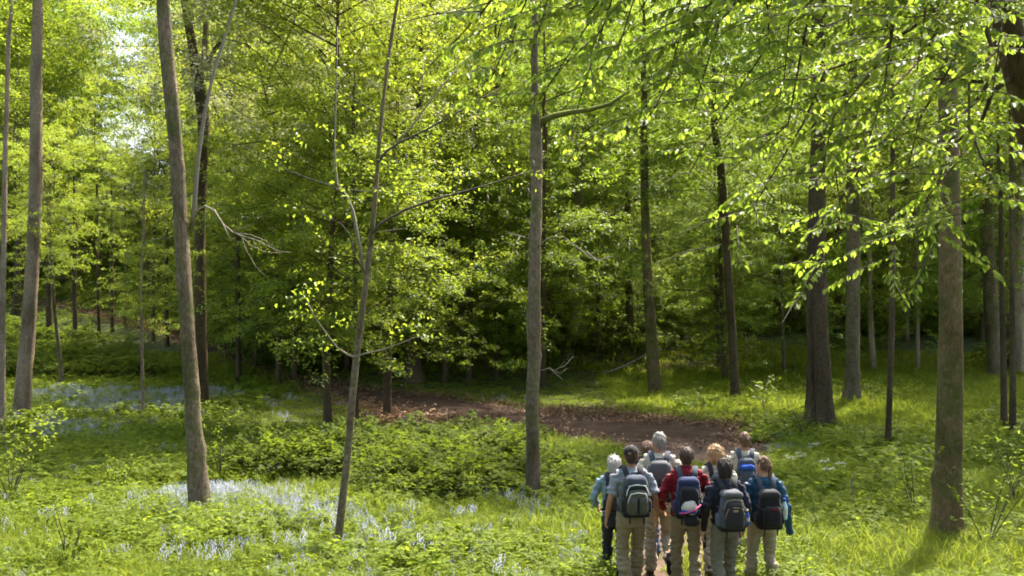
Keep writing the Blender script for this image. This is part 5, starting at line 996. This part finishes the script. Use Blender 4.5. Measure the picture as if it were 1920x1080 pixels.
backpack('bright blue and grey backpack farthest ahead', K[8], w=.28, h=.42, dp=.15, zc=1.2, main='slate', lid='slate', pocket='slate', strap='slate', topflap='royal')
p9 = backpack('black backpack with a faded red badge on the blue top', K[9], w=.31, h=.46, dp=.17, zc=1.13, main='black', lid='charcoal', pocket='black', strap='slate', crest=C['red'], taper=.28, lh=.12, ph=.28)
# things hung on and held
e0, s = p5; g = Geo(); o = Vector((.0, -.36, 1.10)) * s
g.ell(o, (.10 * s, .05 * s, .085 * s), 16, 10); me = g.mesh('crown', C['white']); wrinkle(me, .014, 4, None, 20, 20); hat = empty('sun_hat', e0.location, e0.rotation_euler.z); tag(hat, 'crumpled white and pink sun hat hanging on the navy backpack', 'hat'); mobj('hat_crown', me, hat)
g = Geo(); g.tube([o + Vector(p) * s for p in ((-.12, 0, -.07), (-.05, -.045, -.055), (.05, -.05, -.02), (.13, -.01, .035))], [(.012, .012), (.03, .012), (.03, .012), (.012, .01)], 10); g.obj('brim', C['pink'], hat); g = Geo(); g.tube([o + Vector(p) * s for p in ((-.10, -.02, -.03), (-.02, -.055, -.05), (.07, -.05, -.05))], [.012, .016, .01], 8); g.obj('hat_band', C['royal'], hat)
g = Geo(); g.tube([o + Vector(p) * s for p in ((-.04, .02, .16), (-.05, .0, .09))], [.004, .004], 5); g.tube([o + Vector(p) * s for p in ((.03, .02, .16), (.045, .0, .09))], [.004, .004], 5); g.obj('cord', C['red'], hat)
g = Geo(); g.rbox(Vector((.02, -.34, .94)) * s, (.085 * s, .07 * s, .065 * s), .05 * s, 7, 0, .1); me = g.mesh('pouch', C['black']); wrinkle(me, .008, 2, None, 20, 20); po = mobj('camera_pouch', me); po.location = e0.location; po.rotation_euler = e0.rotation_euler; tag(po, 'small black pouch hanging under the navy backpack', 'pouch')
def bottle(name, label, par, p, r, h, mat, capm):
    e0, s = par; e = empty(name, e0.location, e0.rotation_euler.z); tag(e, label, 'bottle'); p = Vector(p) * s
    g = Geo(); g.tube([p, p + Vector((0, 0, h * .1)), p + Vector((0, 0, h * .62)), p + Vector((0, 0, h * .8)), p + Vector((0, 0, h * .86))], [r * .9, r, r, r * .5, r * .42], 14); b_ = g.obj('bottle_body', mat, e); g = Geo(); g.tube([p + Vector((0, 0, h * .86)), p + Vector((0, 0, h))], [r * .5, r * .48], 12); g.obj('bottle_cap', capm, e)
    g = Geo(); g.tube([p + Vector((0, 0, h * .25)), p + Vector((0, 0, h * .5))], [r * 1.03, r * 1.03], 14, False); g.obj('bottle_label', C['white'], e)
bottle('water_bottle', 'clear water bottle in the side pocket of the black backpack', p9, (.185, -.24, 1.0), .036, .25, PLASTIC, C['royal'])
bottle('drink_bottle', 'small bottle with a white label beside the tan-edged backpack', p7, (.19, -.26, .98), .03, .18, C['royal'], C['white'])
e7, s7, end7 = K[7]; g = Geo(); q = end7[-1]; g.rbox(q + Vector((0, 0, -.05)), (.018, .03, .07), .012, 5); g.rbox(q + Vector((0, 0, .03)), (.014, .02, .02), .008, 4); o = g.obj('glasses_case', C['black']); o.location = e7.location; tag(o, 'small dark case held in the hand of the walker in navy', 'case')
